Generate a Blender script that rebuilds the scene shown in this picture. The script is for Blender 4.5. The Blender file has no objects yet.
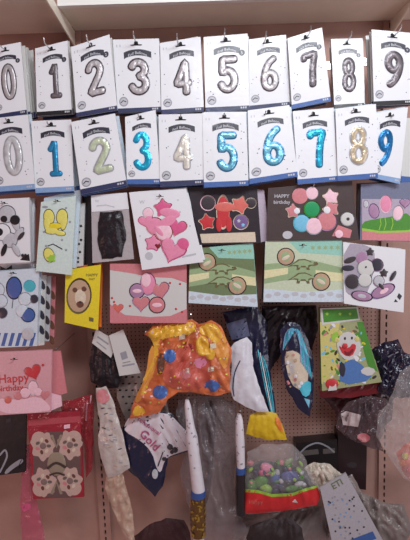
import bpy, math, random
from mathutils import Vector, Matrix, noise
from mathutils.geometry import delaunay_2d_cdt
random.seed(7)
C = bpy.context.scene.collection
R = math.radians
# ------------------------------------------------------------------ camera
F = 460.0
CAM = Vector((0, -1.55, 1.45))
PITCH, ROLL = 6.6, -1.9
CM = Matrix.Rotation(R(90 - PITCH), 3, 'X') @ Matrix.Rotation(R(ROLL), 3, 'Z')
cd = bpy.data.cameras.new('camera'); cam = bpy.data.objects.new('camera', cd); C.objects.link(cam)
cam.matrix_world = Matrix.Translation(CAM) @ CM.to_4x4()
cd.sensor_fit = 'VERTICAL'; cd.sensor_height = 24; cd.lens = F / 540 * 24
cd.clip_start = 0.05
bpy.context.scene.camera = cam

def W(px, py, d):
    """the point of the rack that lies d metres in front of the back wall along the sight line of a photo position"""
    r = CM @ Vector(((px - 205) / F, (270 - py) / F, -1))
    t = (-d - CAM.y) / r.y
    return CAM + r * t
MPP = 1.35 / F   # metres per photo pixel at the packets

# ------------------------------------------------------------------ materials
def lin(c):
    c = c / 255
    return c / 12.92 if c <= .04045 else ((c + .055) / 1.055) ** 2.4
MATS = {}
def mat(name, rgb, rough=.5, metal=0, coat=0, bump=0, scale=30, alpha=1, var=0, vs=9):
    if name in MATS: return MATS[name]
    m = bpy.data.materials.new(name); m.use_nodes = True
    nt = m.node_tree; b = nt.nodes['Principled BSDF']
    col = tuple(lin(x) for x in rgb) + (1,)
    b.inputs['Base Color'].default_value = col
    b.inputs['Roughness'].default_value = rough
    b.inputs['Metallic'].default_value = metal
    b.inputs['Coat Weight'].default_value = coat
    b.inputs['Coat Roughness'].default_value = .12
    b.inputs['Alpha'].default_value = alpha
    tc = nt.nodes.new('ShaderNodeTexCoord')
    if bump:
        n = nt.nodes.new('ShaderNodeTexNoise'); n.inputs['Scale'].default_value = scale; n.inputs['Detail'].default_value = 3
        nt.links.new(tc.outputs['Object'], n.inputs['Vector'])
        bp = nt.nodes.new('ShaderNodeBump'); bp.inputs['Strength'].default_value = bump; bp.inputs['Distance'].default_value = .01
        nt.links.new(n.outputs['Fac'], bp.inputs['Height'])
        nt.links.new(bp.outputs['Normal'], b.inputs['Normal'])
        nt.links.new(bp.outputs['Normal'], b.inputs['Coat Normal'])
    if var:
        n2 = nt.nodes.new('ShaderNodeTexNoise'); n2.inputs['Scale'].default_value = vs; n2.inputs['Detail'].default_value = 5
        nt.links.new(tc.outputs['Object'], n2.inputs['Vector'])
        mr = nt.nodes.new('ShaderNodeMapRange'); mr.inputs['From Min'].default_value = .3; mr.inputs['From Max'].default_value = .7
        mr.inputs['To Min'].default_value = 1 - var; mr.inputs['To Max'].default_value = 1 + var
        nt.links.new(n2.outputs['Fac'], mr.inputs['Value'])
        mx = nt.nodes.new('ShaderNodeVectorMath'); mx.operation = 'SCALE'
        mx.inputs[0].default_value = col[:3]
        nt.links.new(mr.outputs['Result'], mx.inputs['Scale'])
        nt.links.new(mx.outputs['Vector'], b.inputs['Base Color'])
    MATS[name] = m
    return m
def P_(name, rgb):   # printed ink under cellophane
    return mat('print_' + name, rgb, rough=.42, coat=.25, bump=.15, scale=22, var=.07, vs=150)
white = mat('white_card', (226, 226, 230), rough=.45, coat=.25, bump=.12, scale=22)
offwhite = mat('offwhite_card', (205, 203, 200), rough=.5, coat=.2, bump=.12, scale=22)
navy = P_('navy', (44, 50, 88)); blue = P_('blue', (60, 96, 160)); paleblue = P_('pale_blue', (130, 160, 200))
slate = P_('slate', (48, 46, 60)); dark = mat('dark_slot', (18, 14, 16), rough=.8)
black = P_('black', (24, 20, 26)); grey = P_('grey', (150, 150, 158)); lgrey = P_('light_grey', (190, 190, 196))
pink = P_('pink', (226, 140, 170)); hotpink = P_('hot_pink', (214, 92, 138)); rose = P_('rose', (206, 128, 134)); palepink = P_('pale_pink', (238, 196, 208))
mauve = P_('mauve', (168, 128, 160)); purple = P_('purple', (118, 90, 140))
red = P_('red', (196, 52, 58)); salmon = P_('salmon', (212, 106, 96)); brown = P_('brown', (104, 66, 50)); tan = P_('tan', (186, 156, 128))
yellow = P_('yellow', (226, 206, 44)); paleyellow = P_('pale_yellow', (224, 216, 110)); orange = P_('orange', (226, 120, 44))
green = P_('green', (74, 140, 48)); lime = P_('lime', (150, 196, 70)); teal = P_('teal', (70, 178, 190)); cyan = P_('cyan', (80, 190, 212))
sage = P_('sage', (150, 172, 130)); mint = P_('mint', (150, 200, 184)); olive = P_('olive', (108, 96, 62)); cream = P_('cream', (222, 216, 170))
skyb = P_('sky_blue', (120, 190, 220)); beige = P_('beige', (214, 198, 176)); emerald = P_('emerald', (30, 150, 90))
deepred = P_('deep_red', (128, 26, 38)); charcoal = P_('charcoal', (58, 50, 54)); offblue = P_('ice', (204, 216, 226))
foil = {}
def fo(name, rgb, metal=.45, rough=.28):
    foil[name] = mat('foil_' + name, rgb, rough=rough, metal=metal, bump=.5, scale=38, var=.22, vs=55)  # noise in the base colour imitates reflections on crinkled foil
fo('silver', (186, 180, 182), .3, .35); fo('silverdark', (120, 112, 116), .4, .35); fo('rim', (78, 72, 78), .3); fo('pearl', (206, 206, 208), .2); fo('palegreen', (196, 206, 176), .2)
fo('blue', (50, 150, 200)); fo('cyan', (40, 180, 214)); fo('lightblue', (120, 190, 216)); fo('gold', (196, 178, 150), .3); fo('deepblue', (28, 110, 170))
fo('rimblue', (50, 110, 150), .3); fo('cream', (222, 216, 204), .15); fo('rimlight', (168, 168, 172), .2)
steel = mat('chrome_wire', (200, 196, 194), rough=.25, metal=.9)
def film(name, rgb, alpha, rough=.1):
    return mat('film_' + name, rgb, rough=rough, alpha=alpha, coat=1, bump=1, scale=34)
clear = film('clear', (214, 206, 206), .2); greyfilm = film('grey', (168, 158, 160), .5); redfilm = film('red', (176, 30, 50), .55); pinkfilm = film('pink', (206, 90, 120), .45)
smoke = film('smoke', (96, 76, 82), .6)

# ------------------------------------------------------------------ mesh building
class MB:
    def __init__(s): s.v = []; s.f = []; s.mi = []; s.m = []
    def mat(s, m):
        if m not in s.m: s.m.append(m)
        return s.m.index(m)
    def add(s, vs, fs, m):
        o = len(s.v); s.v += [Vector(x) for x in vs]; k = s.mat(m)
        for f in fs: s.f.append([i + o for i in f]); s.mi.append(k)
    def build(s, name, parent=None, smooth=False, origin=None):
        me = bpy.data.meshes.new(name)
        o0 = parent.matrix_basis.translation if parent else (origin or Vector((0, 0, 0)))
        if parent and parent.parent: o0 = o0 + parent.parent.location
        me.from_pydata([v - o0 for v in s.v], [], s.f)
        for m in s.m: me.materials.append(m)
        for p, k in zip(me.polygons, s.mi): p.material_index = k; p.use_smooth = smooth
        me.update()
        o = bpy.data.objects.new(name, me); C.objects.link(o)
        if parent: o.parent = parent
        else: o.location = o0
        return o
    def box(s, a, b, m):
        x0, y0, z0 = a; x1, y1, z1 = b
        s.add([(x0, y0, z0), (x1, y0, z0), (x1, y1, z0), (x0, y1, z0), (x0, y0, z1), (x1, y0, z1), (x1, y1, z1), (x0, y1, z1)],
              [(0, 3, 2, 1), (4, 5, 6, 7), (0, 1, 5, 4), (1, 2, 6, 5), (2, 3, 7, 6), (3, 0, 4, 7)], m)
def rod(mb, pts, r, m, n=8):
    pts = [Vector(p) for p in pts]; rings = []
    for i, p in enumerate(pts):
        t = (pts[min(i + 1, len(pts) - 1)] - pts[max(i - 1, 0)]).normalized()
        a = t.cross(Vector((0.3, .1, 1))).normalized(); b = t.cross(a)
        rings.append([p + (a * math.cos(k * 2 * math.pi / n) + b * math.sin(k * 2 * math.pi / n)) * r for k in range(n)])
    vs = [v for g in rings for v in g]
    fs = [(i * n + k, i * n + (k + 1) % n, (i + 1) * n + (k + 1) % n, (i + 1) * n + k) for i in range(len(pts) - 1) for k in range(n)]
    fs += [tuple(range(n))[::-1], tuple((len(pts) - 1) * n + k for k in range(n))]
    mb.add(vs, fs, m)
def thing(name, label, cat, loc, group=None):
    o = bpy.data.objects.new(name, None); C.objects.link(o); o.location = loc; o.empty_display_size = .02
    tag(o, label, cat, group); return o
def tag(o, label, cat, group=None):
    o['label'] = label; o['category'] = cat
    if group: o['group'] = group
    return o

# ---- surfaces: flat cards and soft bags; art is laid onto them
class Flat:
    def __init__(s, quad, d, tx=0, ty=0, puff=0):
        s.q = quad; s.d = d; s.tx = tx; s.ty = ty
        s.cx = sum(p[0] for p in quad) / 4; s.cy = sum(p[1] for p in quad) / 4
        s.grid = None
    def P(s, x, y, h=0): return W(x, y, s.d + s.tx * (x - s.cx) + s.ty * (y - s.cy) + h)
    def uv(s, u, v):     # v up
        tl, tr, br, bl = s.q
        x = (bl[0] * (1 - u) + br[0] * u) * (1 - v) + (tl[0] * (1 - u) + tr[0] * u) * v
        y = (bl[1] * (1 - u) + br[1] * u) * (1 - v) + (tl[1] * (1 - u) + tr[1] * u) * v
        return x, y
def dist_poly(p, poly):
    x, y = p; best = 1e9
    for i in range(len(poly)):
        ax, ay = poly[i - 1]; bx, by = poly[i]
        dx, dy = bx - ax, by - ay; L = dx * dx + dy * dy
        t = 0 if L == 0 else max(0, min(1, ((x - ax) * dx + (y - ay) * dy) / L))
        best = min(best, math.hypot(x - ax - t * dx, y - ay - t * dy))
    return best
def inside(p, poly):
    x, y = p; c = False
    for i in range(len(poly)):
        ax, ay = poly[i - 1]; bx, by = poly[i]
        if (ay > y) != (by > y) and x < (bx - ax) * (y - ay) / (by - ay) + ax: c = not c
    return c
def smooth_poly(poly, k=2):
    for _ in range(k):
        out = []
        for i in range(len(poly)):
            a = poly[i - 1]; b = poly[i]
            out += [(a[0] * .75 + b[0] * .25, a[1] * .75 + b[1] * .25), (a[0] * .25 + b[0] * .75, a[1] * .25 + b[1] * .75)]
        poly = out
    return poly
def crisp(poly):
    rn = random.Random(len(poly) * 31 + int(poly[0][0])); out = []
    for i in range(len(poly)):
        a, b = poly[i], poly[(i + 1) % len(poly)]; L = math.hypot(b[0] - a[0], b[1] - a[1]); k = max(1, int(L / 5))
        for j in range(k):
            t = j / k; q = rn.uniform(-.7, .7) if j else 0
            out.append((a[0] + (b[0] - a[0]) * t - (b[1] - a[1]) / L * q, a[1] + (b[1] - a[1]) * t + (b[0] - a[0]) / L * q))
    return out
class Soft:
    def __init__(s, outline, d, puff=.012, wr=.004, rnd=12, sm=1, wscale=9, step=2.0):
        s.o = crisp(outline) if sm != 2 else smooth_poly(outline, 1); s.top = min(s.o, key=lambda p: p[1]); s.d = d; s.puff = puff; s.wr = wr; s.r = rnd; s.ws = wscale; s.grid = step
        s.seed = random.random() * 50
    def h(s, x, y):
        D = dist_poly((x, y), s.o) if inside((x, y), s.o) else 0
        k = 1 - math.exp(-D / s.r)
        th = math.atan2(x - s.top[0], y - s.top[1] + 22); rd = math.hypot(x - s.top[0], y - s.top[1] + 22)
        a = noise.noise(Vector((th * 9, rd / (s.ws * 3.4), s.seed))); b = noise.noise(Vector((x / s.ws * 1.6 + y / 22, y / s.ws * .9, s.seed + 9)))
        n = (1 - 3.2 * abs(a)) * 1.0 + (.6 - 2.4 * abs(b)) * .35
        return s.puff * k + s.wr * n * min(1, D / 3)
    def P(s, x, y, h=0): return W(x, y, s.d + s.h(x, y) + h)
def tri(poly, step):
    n = len(poly); pts = [Vector(p) for p in poly]
    xs = [p[0] for p in poly]; ys = [p[1] for p in poly]
    # subdivide the border
    b = []
    for i in range(n):
        a, c = pts[i], pts[(i + 1) % n]; k = max(1, int((c - a).length / step))
        for j in range(k): b.append(a.lerp(c, j / k))
    m = len(b); y = min(ys) + step * .5; row = 0
    allp = list(b); bl = [tuple(p) for p in b]
    while y < max(ys):
        x = min(xs) + (step * .5 if row % 2 else 0)
        while x < max(xs):
            if inside((x, y), bl) and dist_poly((x, y), bl) > step * .45: allp.append(Vector((x, y)))
            x += step
        y += step * .87; row += 1
    r = delaunay_2d_cdt(allp, [], [list(range(m))], 1, 1e-5)
    return r[0], r[2]
def dec(mb, S, poly, m, h=.0006, step=None):
    """a print or a layer lying on surface S; poly in photo coordinates"""
    if S.grid:
        vs, fs = tri(poly, step or S.grid)
        mb.add([S.P(v[0], v[1], h) for v in vs], [tuple(f) for f in fs], m)
    else:
        n = len(poly)
        top = [S.P(x, y, h) for x, y in poly]; bot = [S.P(x, y, -.0002) for x, y in poly]
        mb.add(top + bot, [tuple(range(n))] + [(i, (i + 1) % n, n + (i + 1) % n, n + i) for i in range(n)], m)
# shapes as outlines around 0 with y up
def ell(rx=1, ry=1, n=22): return [(rx * math.cos(i * 2 * math.pi / n), ry * math.sin(i * 2 * math.pi / n)) for i in range(n)]
def star(k=5, inn=.55, n=1):
    o = []
    for i in range(2 * k):
        r = 1 if i % 2 == 0 else inn; a = math.pi / 2 + i * math.pi / k
        o.append((r * math.cos(a), r * math.sin(a)))
    return smooth_poly(o, 1)
def heart(n=28):
    o = []
    for i in range(n):
        t = i * 2 * math.pi / n
        o.append((16 * math.sin(t) ** 3 / 16, (13 * math.cos(t) - 5 * math.cos(2 * t) - 2 * math.cos(3 * t) - math.cos(4 * t)) / 16))
    return o
def place(sh, cx, cy, s, rot=0, sy=None):
    sy = sy or s; c, q = math.cos(R(rot)), math.sin(R(rot))
    return [(cx + (x * s * c - y * sy * q), cy - (x * s * q + y * sy * c)) for x, y in sh]
def dome(mb, S, poly, m, h=.0008, top=.0025, rim=None):
    """slightly raised balloon: rings from the outline to its centre"""
    n = len(poly); cx = sum(p[0] for p in poly) / n; cy = sum(p[1] for p in poly) / n
    if rim: dec(mb, S, [(cx + (x - cx) * 1.13, cy + (y - cy) * 1.13) for x, y in poly], rim, h * .8)
    vs = []; rr = (1, .93, .75, .45)
    for r in rr:
        for x, y in poly: vs.append(S.P(cx + (x - cx) * r, cy + (y - cy) * r, h + top * math.sqrt(max(0, 1 - r * r))))
    vs.append(S.P(cx, cy, h + top))
    fs = [(j * n + i, j * n + (i + 1) % n, (j + 1) * n + (i + 1) % n, (j + 1) * n + i) for j in range(len(rr) - 1) for i in range(n)]
    fs += [((len(rr) - 1) * n + i, (len(rr) - 1) * n + (i + 1) % n, len(vs) - 1) for i in range(n)]
    mb.add(vs, fs, m)
def catmull(pts, k=5, closed=False):
    n = len(pts); out = []
    rng = range(n) if closed else range(n - 1)
    for i in rng:
        p = [pts[(i + j) % n] if closed else pts[min(max(i + j, 0), n - 1)] for j in (-1, 0, 1, 2)]
        for t in range(k):
            t /= k
            out.append(tuple(.5 * (2 * p[1][a] + (p[2][a] - p[0][a]) * t + (2 * p[0][a] - 5 * p[1][a] + 4 * p[2][a] - p[3][a]) * t * t + (3 * p[1][a] - p[0][a] - 3 * p[2][a] + p[3][a]) * t ** 3) for a in (0, 1)))
    out.append(out[0] if closed else tuple(pts[-1]))
    return out
def stroke(mb, S, pts, w, m, h=.0008, top=0, T=None, closed=False):
    """a band or a rounded tube along pts; T maps its own plane to photo coordinates"""
    T = T or (lambda x, y: (x, y)); n = len(pts); secs = []
    def dirn(i):
        if closed: a, b = pts[(i - 1) % (n - 1)], pts[(i + 1) % (n - 1)]
        else: a, b = pts[max(i - 1, 0)], pts[min(i + 1, n - 1)]
        L = math.hypot(b[0] - a[0], b[1] - a[1]) or 1
        return (b[0] - a[0]) / L, (b[1] - a[1]) / L
    if not closed:
        dx, dy = dirn(0)
        for k in (1, .85, .5): secs.append((pts[0][0] - dx * w / 2 * k, pts[0][1] - dy * w / 2 * k, dx, dy, math.sqrt(max(0, 1 - k * k)) + .05))
    for i, p in enumerate(pts): secs.append((p[0], p[1], *dirn(i), 1))
    if not closed:
        dx, dy = dirn(n - 1)
        for k in (.5, .85, 1): secs.append((pts[-1][0] + dx * w / 2 * k, pts[-1][1] + dy * w / 2 * k, dx, dy, math.sqrt(max(0, 1 - k * k)) + .05))
    prof = ((-1, 0), (-.75, .66), (-.3, .95), (.3, .95), (.75, .66), (1, 0)) if top else ((-1, 0), (1, 0))
    vs = []
    for x, y, dx, dy, k in secs:
        for o, z in prof:
            q = T(x - dy * o * w / 2 * k, y + dx * o * w / 2 * k)
            vs.append(S.P(q[0], q[1], h + top * z * min(1, k)))
    q = len(prof)
    mb.add(vs, [(i * q + j, i * q + j + 1, (i + 1) * q + j + 1, (i + 1) * q + j) for i in range(len(secs) - 1) for j in range(q - 1)], m)
TXT = {}
def text(mb, S, body, cx, cy, size, m, rot=0, h=.001, T=None, arc=0, sx=1):
    if body not in TXT:
        cu = bpy.data.curves.new('t', 'FONT'); cu.body = body; cu.resolution_u = 2; cu.offset = .012
        o = bpy.data.objects.new('t', cu); C.objects.link(o)
        dg = bpy.context.evaluated_depsgraph_get(); me = o.evaluated_get(dg).to_mesh()
        vs = [(v.co.x, v.co.y) for v in me.vertices]; fs = [tuple(p.vertices) for p in me.polygons]
        o.evaluated_get(dg).to_mesh_clear(); bpy.data.objects.remove(o); bpy.data.curves.remove(cu)
        x0 = min(v[0] for v in vs); x1 = max(v[0] for v in vs)
        TXT[body] = ([(v[0] - (x0 + x1) / 2, v[1] - .35) for v in vs], fs, x1 - x0)
    vs, fs, wd = TXT[body]; c, q = math.cos(R(rot)), math.sin(R(rot)); out = []
    for x, y in vs:
        y = y - arc * (x / (wd / 2)) ** 2; x *= sx
        X, Y = cx + size * (x * c - y * q), size * (x * q + y * c)
        if T: p = T(X, cy + Y)
        else: p = (X, cy - Y)
        out.append(S.P(p[0], p[1], h))
    mb.add(out, fs, m)

# ------------------------------------------------------------------ the rack itself (setting)
wallm = mat('beige_pink_board', (176, 138, 126), rough=.6, var=.12, bump=.1)
shelfm = mat('shelf_laminate', (232, 220, 204), rough=.4, var=.05)
shelfw = mat('shelf_edge_white', (238, 236, 232), rough=.35)
backm = mat('void_dark', (30, 20, 22), rough=.9)
def st(mb, name):
    o = mb.build(name); o['kind'] = 'structure'; return o
XL = W(103, 480, 0).x; XR = W(384, 400, 0).x           # the two slotted uprights
ztop = W(205, 28, 0).z; 
zb, zt = W(200, 560, 0).z - .05, ztop + .5
pz1, pz0 = W(200, 300, 0).z, W(300, 442, 0).z           # perforated panel of the middle bay
m = MB(); m.box((-1.1, .012, zb), (1.1, .03, zt), backm)
m.box((-1.1, 0, zb), (XL, .012, zt), wallm)
m.box((XR, 0, zb), (1.1, .012, zt), wallm)
m.box((XL, 0, zb), (XR, .012, pz0), wallm); m.box((XL, 0, pz1), (XR, .012, zt), wallm)
pit = .0135; nx = int((XR - XL) / pit); nz = int((pz1 - pz0) / pit); sx = (XR - XL) / nx; sz = (pz1 - pz0) / nz
vs = []; fs = []
for i in range(nx):
    for j in range(nz):
        cx, cz = XL + (i + .5) * sx, pz0 + (j + .5) * sz; o = len(vs)
        cor = [(1, 0), (1, 1), (0, 1), (-1, 1), (-1, 0), (-1, -1), (0, -1), (1, -1)]
        for a, b in cor: vs.append((cx + a * sx / 2, 0, cz + b * sz / 2))
        for k in range(8): vs.append((cx + .0023 * math.cos(k * math.pi / 4), 0, cz + .0023 * math.sin(k * math.pi / 4)))
        for k in range(8): fs.append((o + k, o + (k + 1) % 8, o + 8 + (k + 1) % 8, o + 8 + k))
m.add(vs, fs, wallm)
st(m, 'wall_back')
for n_, x in ((1, XL), (2, XR)):
    m = MB(); zz = zb
    m.box((x - .02, -.012, zb), (x - .003, 0, zt), wallm); m.box((x + .003, -.012, zb), (x + .02, 0, zt), wallm)
    m.box((x - .003, -.004, zb), (x + .003, -.001, zt), dark)
    while zz < zt: m.box((x - .003, -.012, zz), (x + .003, -.0045, zz + .01), wallm); zz += .027
    st(m, 'trim_%d' % n_)

def bar(name, label, cat, x0, x1, z, depth, lip, y0=-.0125):
    root = thing(name, label, cat, Vector(((x0 + x1) / 2, 0, z)))
    m = MB(); m.box((x0, -depth + .018, z), (x1, y0, z + .018), shelfm); m.build('shelf_board', root)
    m = MB(); m.box((x0, -depth, z - .002), (x1, -depth + .018, z + lip), shelfw); m.box((x0, -depth - .004, z + lip - .004), (x1, -depth, z + lip), shelfw); m.build('front_edge', root)
    return root
bar('wall_shelf', 'wide cream shelf with white front edge above the row of silver numbers', 'shelf', XL + .003, XR + .16, ztop, .19, .032)
bar('wall_shelf', 'cream shelf at top left over the silver 0 and 1 packets', 'shelf', -1.0, XL - .006, ztop - .004, .43, .03)
def bracket(label, x, dep, zt_, side):
    m = MB(); z = ztop - .001
    m.add([(x, -.0125, z), (x, -dep, z), (x, -dep, z - .012), (x, -.0125, z - .05), (x + .004, -.0125, z), (x + .004, -dep, z), (x + .004, -dep, z - .012), (x + .004, -.0125, z - .05)],
          [(0, 1, 2, 3), (7, 6, 5, 4), (0, 4, 5, 1), (1, 5, 6, 2), (2, 6, 7, 3), (3, 7, 4, 0)], shelfm)
    tag(m.build('shelf_bracket'), label, 'bracket', 'shelf brackets')
bracket('grey shelf bracket between the two cream shelves at top left', XL - .002, .42, 0, 0)
bracket('cream shelf bracket at the top right corner above the silver 9', XR, .185, 0, 0)

# ------------------------------------------------------------------ cards
def cardbox(mb, S, q, th, m, side=None):
    f = [S.P(x, y, 0) for x, y in q]; b = [p + Vector((0, th, 0)) for p in f]
    mb.add(f + b, [(0, 1, 2, 3), (7, 6, 5, 4)], m)
    mb.add(f + b, [(0, 4, 5, 1), (1, 5, 6, 2), (2, 6, 7, 3), (3, 7, 4, 0)], side or m)
def base_loc(S):
    q = S.q; return S.P((q[2][0] + q[3][0]) / 2, (q[2][1] + q[3][1]) / 2)
def slot(mb, S, u=.5, v=.93, s=.1, T=None):
    T = T or S.uv
    pts = [(-1, -.25), (-.35, -.15), (-.3, .6), (0, .9), (.3, .6), (.35, -.15), (1, -.25), (.9, -.55), (-.9, -.55)]
    dec(mb, S, [T(u + a * s, v + b * s * .35) for a, b in pts], dark, .0004)
def backs(S, n, th, side, name, labels, cat, group, band=None, gap=.012, jit=.005, dx=0, cardm=None, skip=()):
    for k in range(1, n + 1):
        off = Vector((random.uniform(-jit, jit) + dx * k, gap * k, random.uniform(-jit, jit)))
        a = R(random.uniform(-1.6, 1.6)); f = [S.P(x, y, 0) for x, y in S.q]; c = sum(f, Vector()) / 4
        rt = Matrix.Rotation(a, 3, 'Y'); f = [c + rt @ (p - c) + off for p in f]
        if k in skip: continue
        root = thing(name, labels(k), cat, (f[2] + f[3]) / 2, group)
        b = [p + Vector((0, th, 0)) for p in f]
        mb = MB(); mb.add(f + b, [(0, 1, 2, 3), (7, 6, 5, 4), (0, 4, 5, 1), (1, 5, 6, 2), (2, 6, 7, 3), (3, 7, 4, 0)], cardm or side)
        mb.build('card', root)
        if band:
            mb = MB(); e = Vector((0, -.0005, 0)); h1 = .075
            lo = [f[3] + e, f[2] + e, f[2].lerp(f[1], h1) + e, f[3].lerp(f[0], h1) + e]; lb = [p - e * 1.5 for p in lo]
            mb.add(lo + lb, [(0, 1, 2, 3), (0, 1, 5, 4), (1, 2, 6, 5), (2, 3, 7, 6), (3, 0, 4, 7)], band); mb.build('footer_band', root)
ORD = {1: 'directly', 2: 'second', 3: 'third', 4: 'fourth'}
SKIP1 = {2: (3,), 4: (3,), 5: (2, 3), 6: (1, 2, 3), 8: (4,), 9: (2,)}     # nothing of these shows
SKIP2 = {3: (3,), 4: (2,), 5: (3,), 6: (2,), 7: (2,), 8: (2, 3)}

def seg(*p): return list(p)
def arcp(cx, cy, rx, ry, a0, a1, n=14): return [(cx + rx * math.cos(R(a0 + (a1 - a0) * i / n)), cy + ry * math.sin(R(a0 + (a1 - a0) * i / n))) for i in range(n + 1)]
# each digit: list of (points, closed) in a box 0..1 x 0..2
DIG = {
 0: [(arcp(.5, 1, .5, 1, 90, 450, 28), True)],
 1: [([(.12, 1.58), (.35, 1.82), (.56, 2), (.58, 1.5), (.58, .8), (.58, .12)], False), ([(.2, .02), (.58, .02), (.98, .02)], False)],
 2: [(arcp(.5, 1.5, .5, .5, 165, -20, 14) + [(.8, 1.05), (.45, .6), (.08, .05), (.5, .04), (1.02, .05)], False)],
 3: [(arcp(.45, 1.52, .5, .48, 155, -75, 12) + arcp(.45, .5, .55, .52, 80, -155, 14), False)],
 4: [([(.95, .6), (.5, .58), (.02, .6), (.2, 1.0), (.45, 1.5), (.72, 2), (.74, 1.5), (.76, .9), (.76, .0)], False)],
 5: [([(.98, 1.97), (.5, 1.97), (.12, 1.95), (.08, 1.5), (.08, 1.12), (.35, 1.25)] + arcp(.46, .62, .54, .62, 75, -150, 14), False)],
 6: [([(.85, 1.98), (.5, 1.75), (.2, 1.35), (.03, .8)] + arcp(.5, .52, .48, .52, 180, 510, 22), False)],
 7: [([(.0, 1.8), (.02, 1.95), (.5, 1.96), (1.0, 1.95), (.85, 1.5), (.7, .9), (.6, .02)], False)],
 8: [(arcp(.5, 1.5, .42, .47, 270, 630, 22), True), (arcp(.5, .5, .5, .52, 90, 450, 22), True)],
 9: [([(.15, .02), (.5, .25), (.82, .7), (.97, 1.2)] + arcp(.5, 1.46, .48, .52, 0, 330, 22), False)],
}
def number_pack(d_, quad, dep, main, rim, label, group, badge=True, band=navy, w=.46, hgt=.49, cu=.52, cv=.485, sw=.26, tilt=(0, 0), hook=True, bandh=.07, cardm=None, part='silver'):
    S = Flat(quad, dep, *tilt); T = S.uv; cm = cardm or white
    W_ = math.hypot(quad[1][0] - quad[0][0], quad[1][1] - quad[0][1]); H_ = math.hypot(quad[3][0] - quad[0][0], quad[3][1] - quad[0][1]); asp = H_ / W_
    root = thing('number_balloon_packet', label, 'balloon packet', base_loc(S), group)
    U = lambda a, b: T(a, b / asp)  # width-true plane of the card
    mb = MB(); cardbox(mb, S, quad, .006, cm, offwhite)
    slot(mb, S, .5, .935, .13)
    # printed confetti and the pair of little marks
    rnd = random.Random(d_ * 7 + int(dep * 1000))
    for _ in range(11):
        a, b = rnd.choice([rnd.uniform(.06, .25), rnd.uniform(.75, .95)]), rnd.uniform(.12, .85)
        dec(mb, S, [T(a + .014 * x, b + .014 * y / asp) for x, y in ell(n=6)], rnd.choice([grey, slate, lgrey]), .0003)
    for k in (0, .07): dec(mb, S, [U(.08 + k + .012 * x, asp * .91 + .035 * y) for x, y in ell(n=8)], lgrey, .0003)
    mb.build('card', root)
    # curved title banner with its lettering
    mb = MB(); xs = [i / 10 for i in range(11)]
    up = [(.22 + .6 * x, asp * .855 - .26 * (x - .5) ** 2) for x in xs]
    poly = [U(a, b + .008) for a, b in up] + [U(a, b - .125) for a, b in reversed(up)]
    dec(mb, S, poly, slate, .0005); ob = mb.build('title_banner', root)
    mb = MB(); text(mb, S, 'Foil Balloon', .52, asp * .855 - .066, .082, lgrey, h=.0009, T=U, arc=.75, sx=1.08); mb.build('title_lettering', root)
    # the number balloon
    def N(x, y): return U(cu - w / 2 + sw / 2 * w * 1.6 + x * (w - sw * w * 1.6), asp * cv + (y / 2 - .5) * (asp * hgt - sw * w * 1.6) )
    # work in card units so the tube keeps its width
    def cvt(p): return (cu - w / 2 + sw * w * .8 + p[0] * (w - sw * w * 1.6), asp * cv + (p[1] / 2 - .5) * (asp * hgt - sw * w * 1.6))
    mb = MB(); tw = sw * w * 1.2
    for pts, cl in DIG[d_]:
        if cl: pp = [cvt(p) for p in pts]
        else: pp = catmull([cvt(p) for p in pts], 3)
        stroke(mb, S, pp, tw * 1.25, foil[rim], .0006, .0008, T=U, closed=cl)
    for pts, cl in DIG[d_]:
        pp = [cvt(p) for p in pts] if cl else catmull([cvt(p) for p in pts], 3)
        stroke(mb, S, pp, tw * .8, foil[main], .0012, .0014, T=U, closed=cl)
    mb.build('number_picture', root, smooth=True)
    if badge:
        mb = MB(); dec(mb, S, [U(.86 + .07 * x, asp * .755 + .07 * y) for x, y in ell(n=16)], slate, .0005); text(mb, S, '%d' % d_, .86, asp * .755, .09, lgrey, T=U, h=.0008); mb.build('round_badge', root)
    mb = MB(); dec(mb, S, [U(.15 + .105 * x, asp * .15 + .105 * y) for x, y in ell(n=18)], grey, .0004)
    dec(mb, S, [U(.15 + .08 * x, asp * .15 + .08 * y) for x, y in ell(n=18)], lgrey, .0006)
    stroke(mb, S, [(.09, asp * .14), (.14, asp * .165), (.2, asp * .15)], .022, slate, .0009, T=U); mb.build('round_logo', root)
    mb = MB(); dec(mb, S, [T(0, 0), T(1, 0), T(1, bandh), T(0, bandh)], band, .0005)
    for k in range(3): dec(mb, S, [T(.8 + k * .05, .025), T(.835 + k * .05, .025), T(.835 + k * .05, .05), T(.8 + k * .05, .05)], lgrey, .0008)
    mb.build('footer_band', root)
    return S
def hook(S, px, py, label, out=.045, up=.012):
    p = S.P(px, py); mb = MB()
    rod(mb, [(p.x, -.001, p.z), (p.x, p.y - out * .8, p.z), (p.x, p.y - out, p.z + up * .3), (p.x, p.y - out - .004, p.z + up)], .0019, steel)
    mb.box((p.x - .012, -.004, p.z - .012), (p.x + .012, -.001, p.z + .012), steel)
    tag(mb.build('display_hook'), label, 'hook', 'chrome hooks of the rack')

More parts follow.
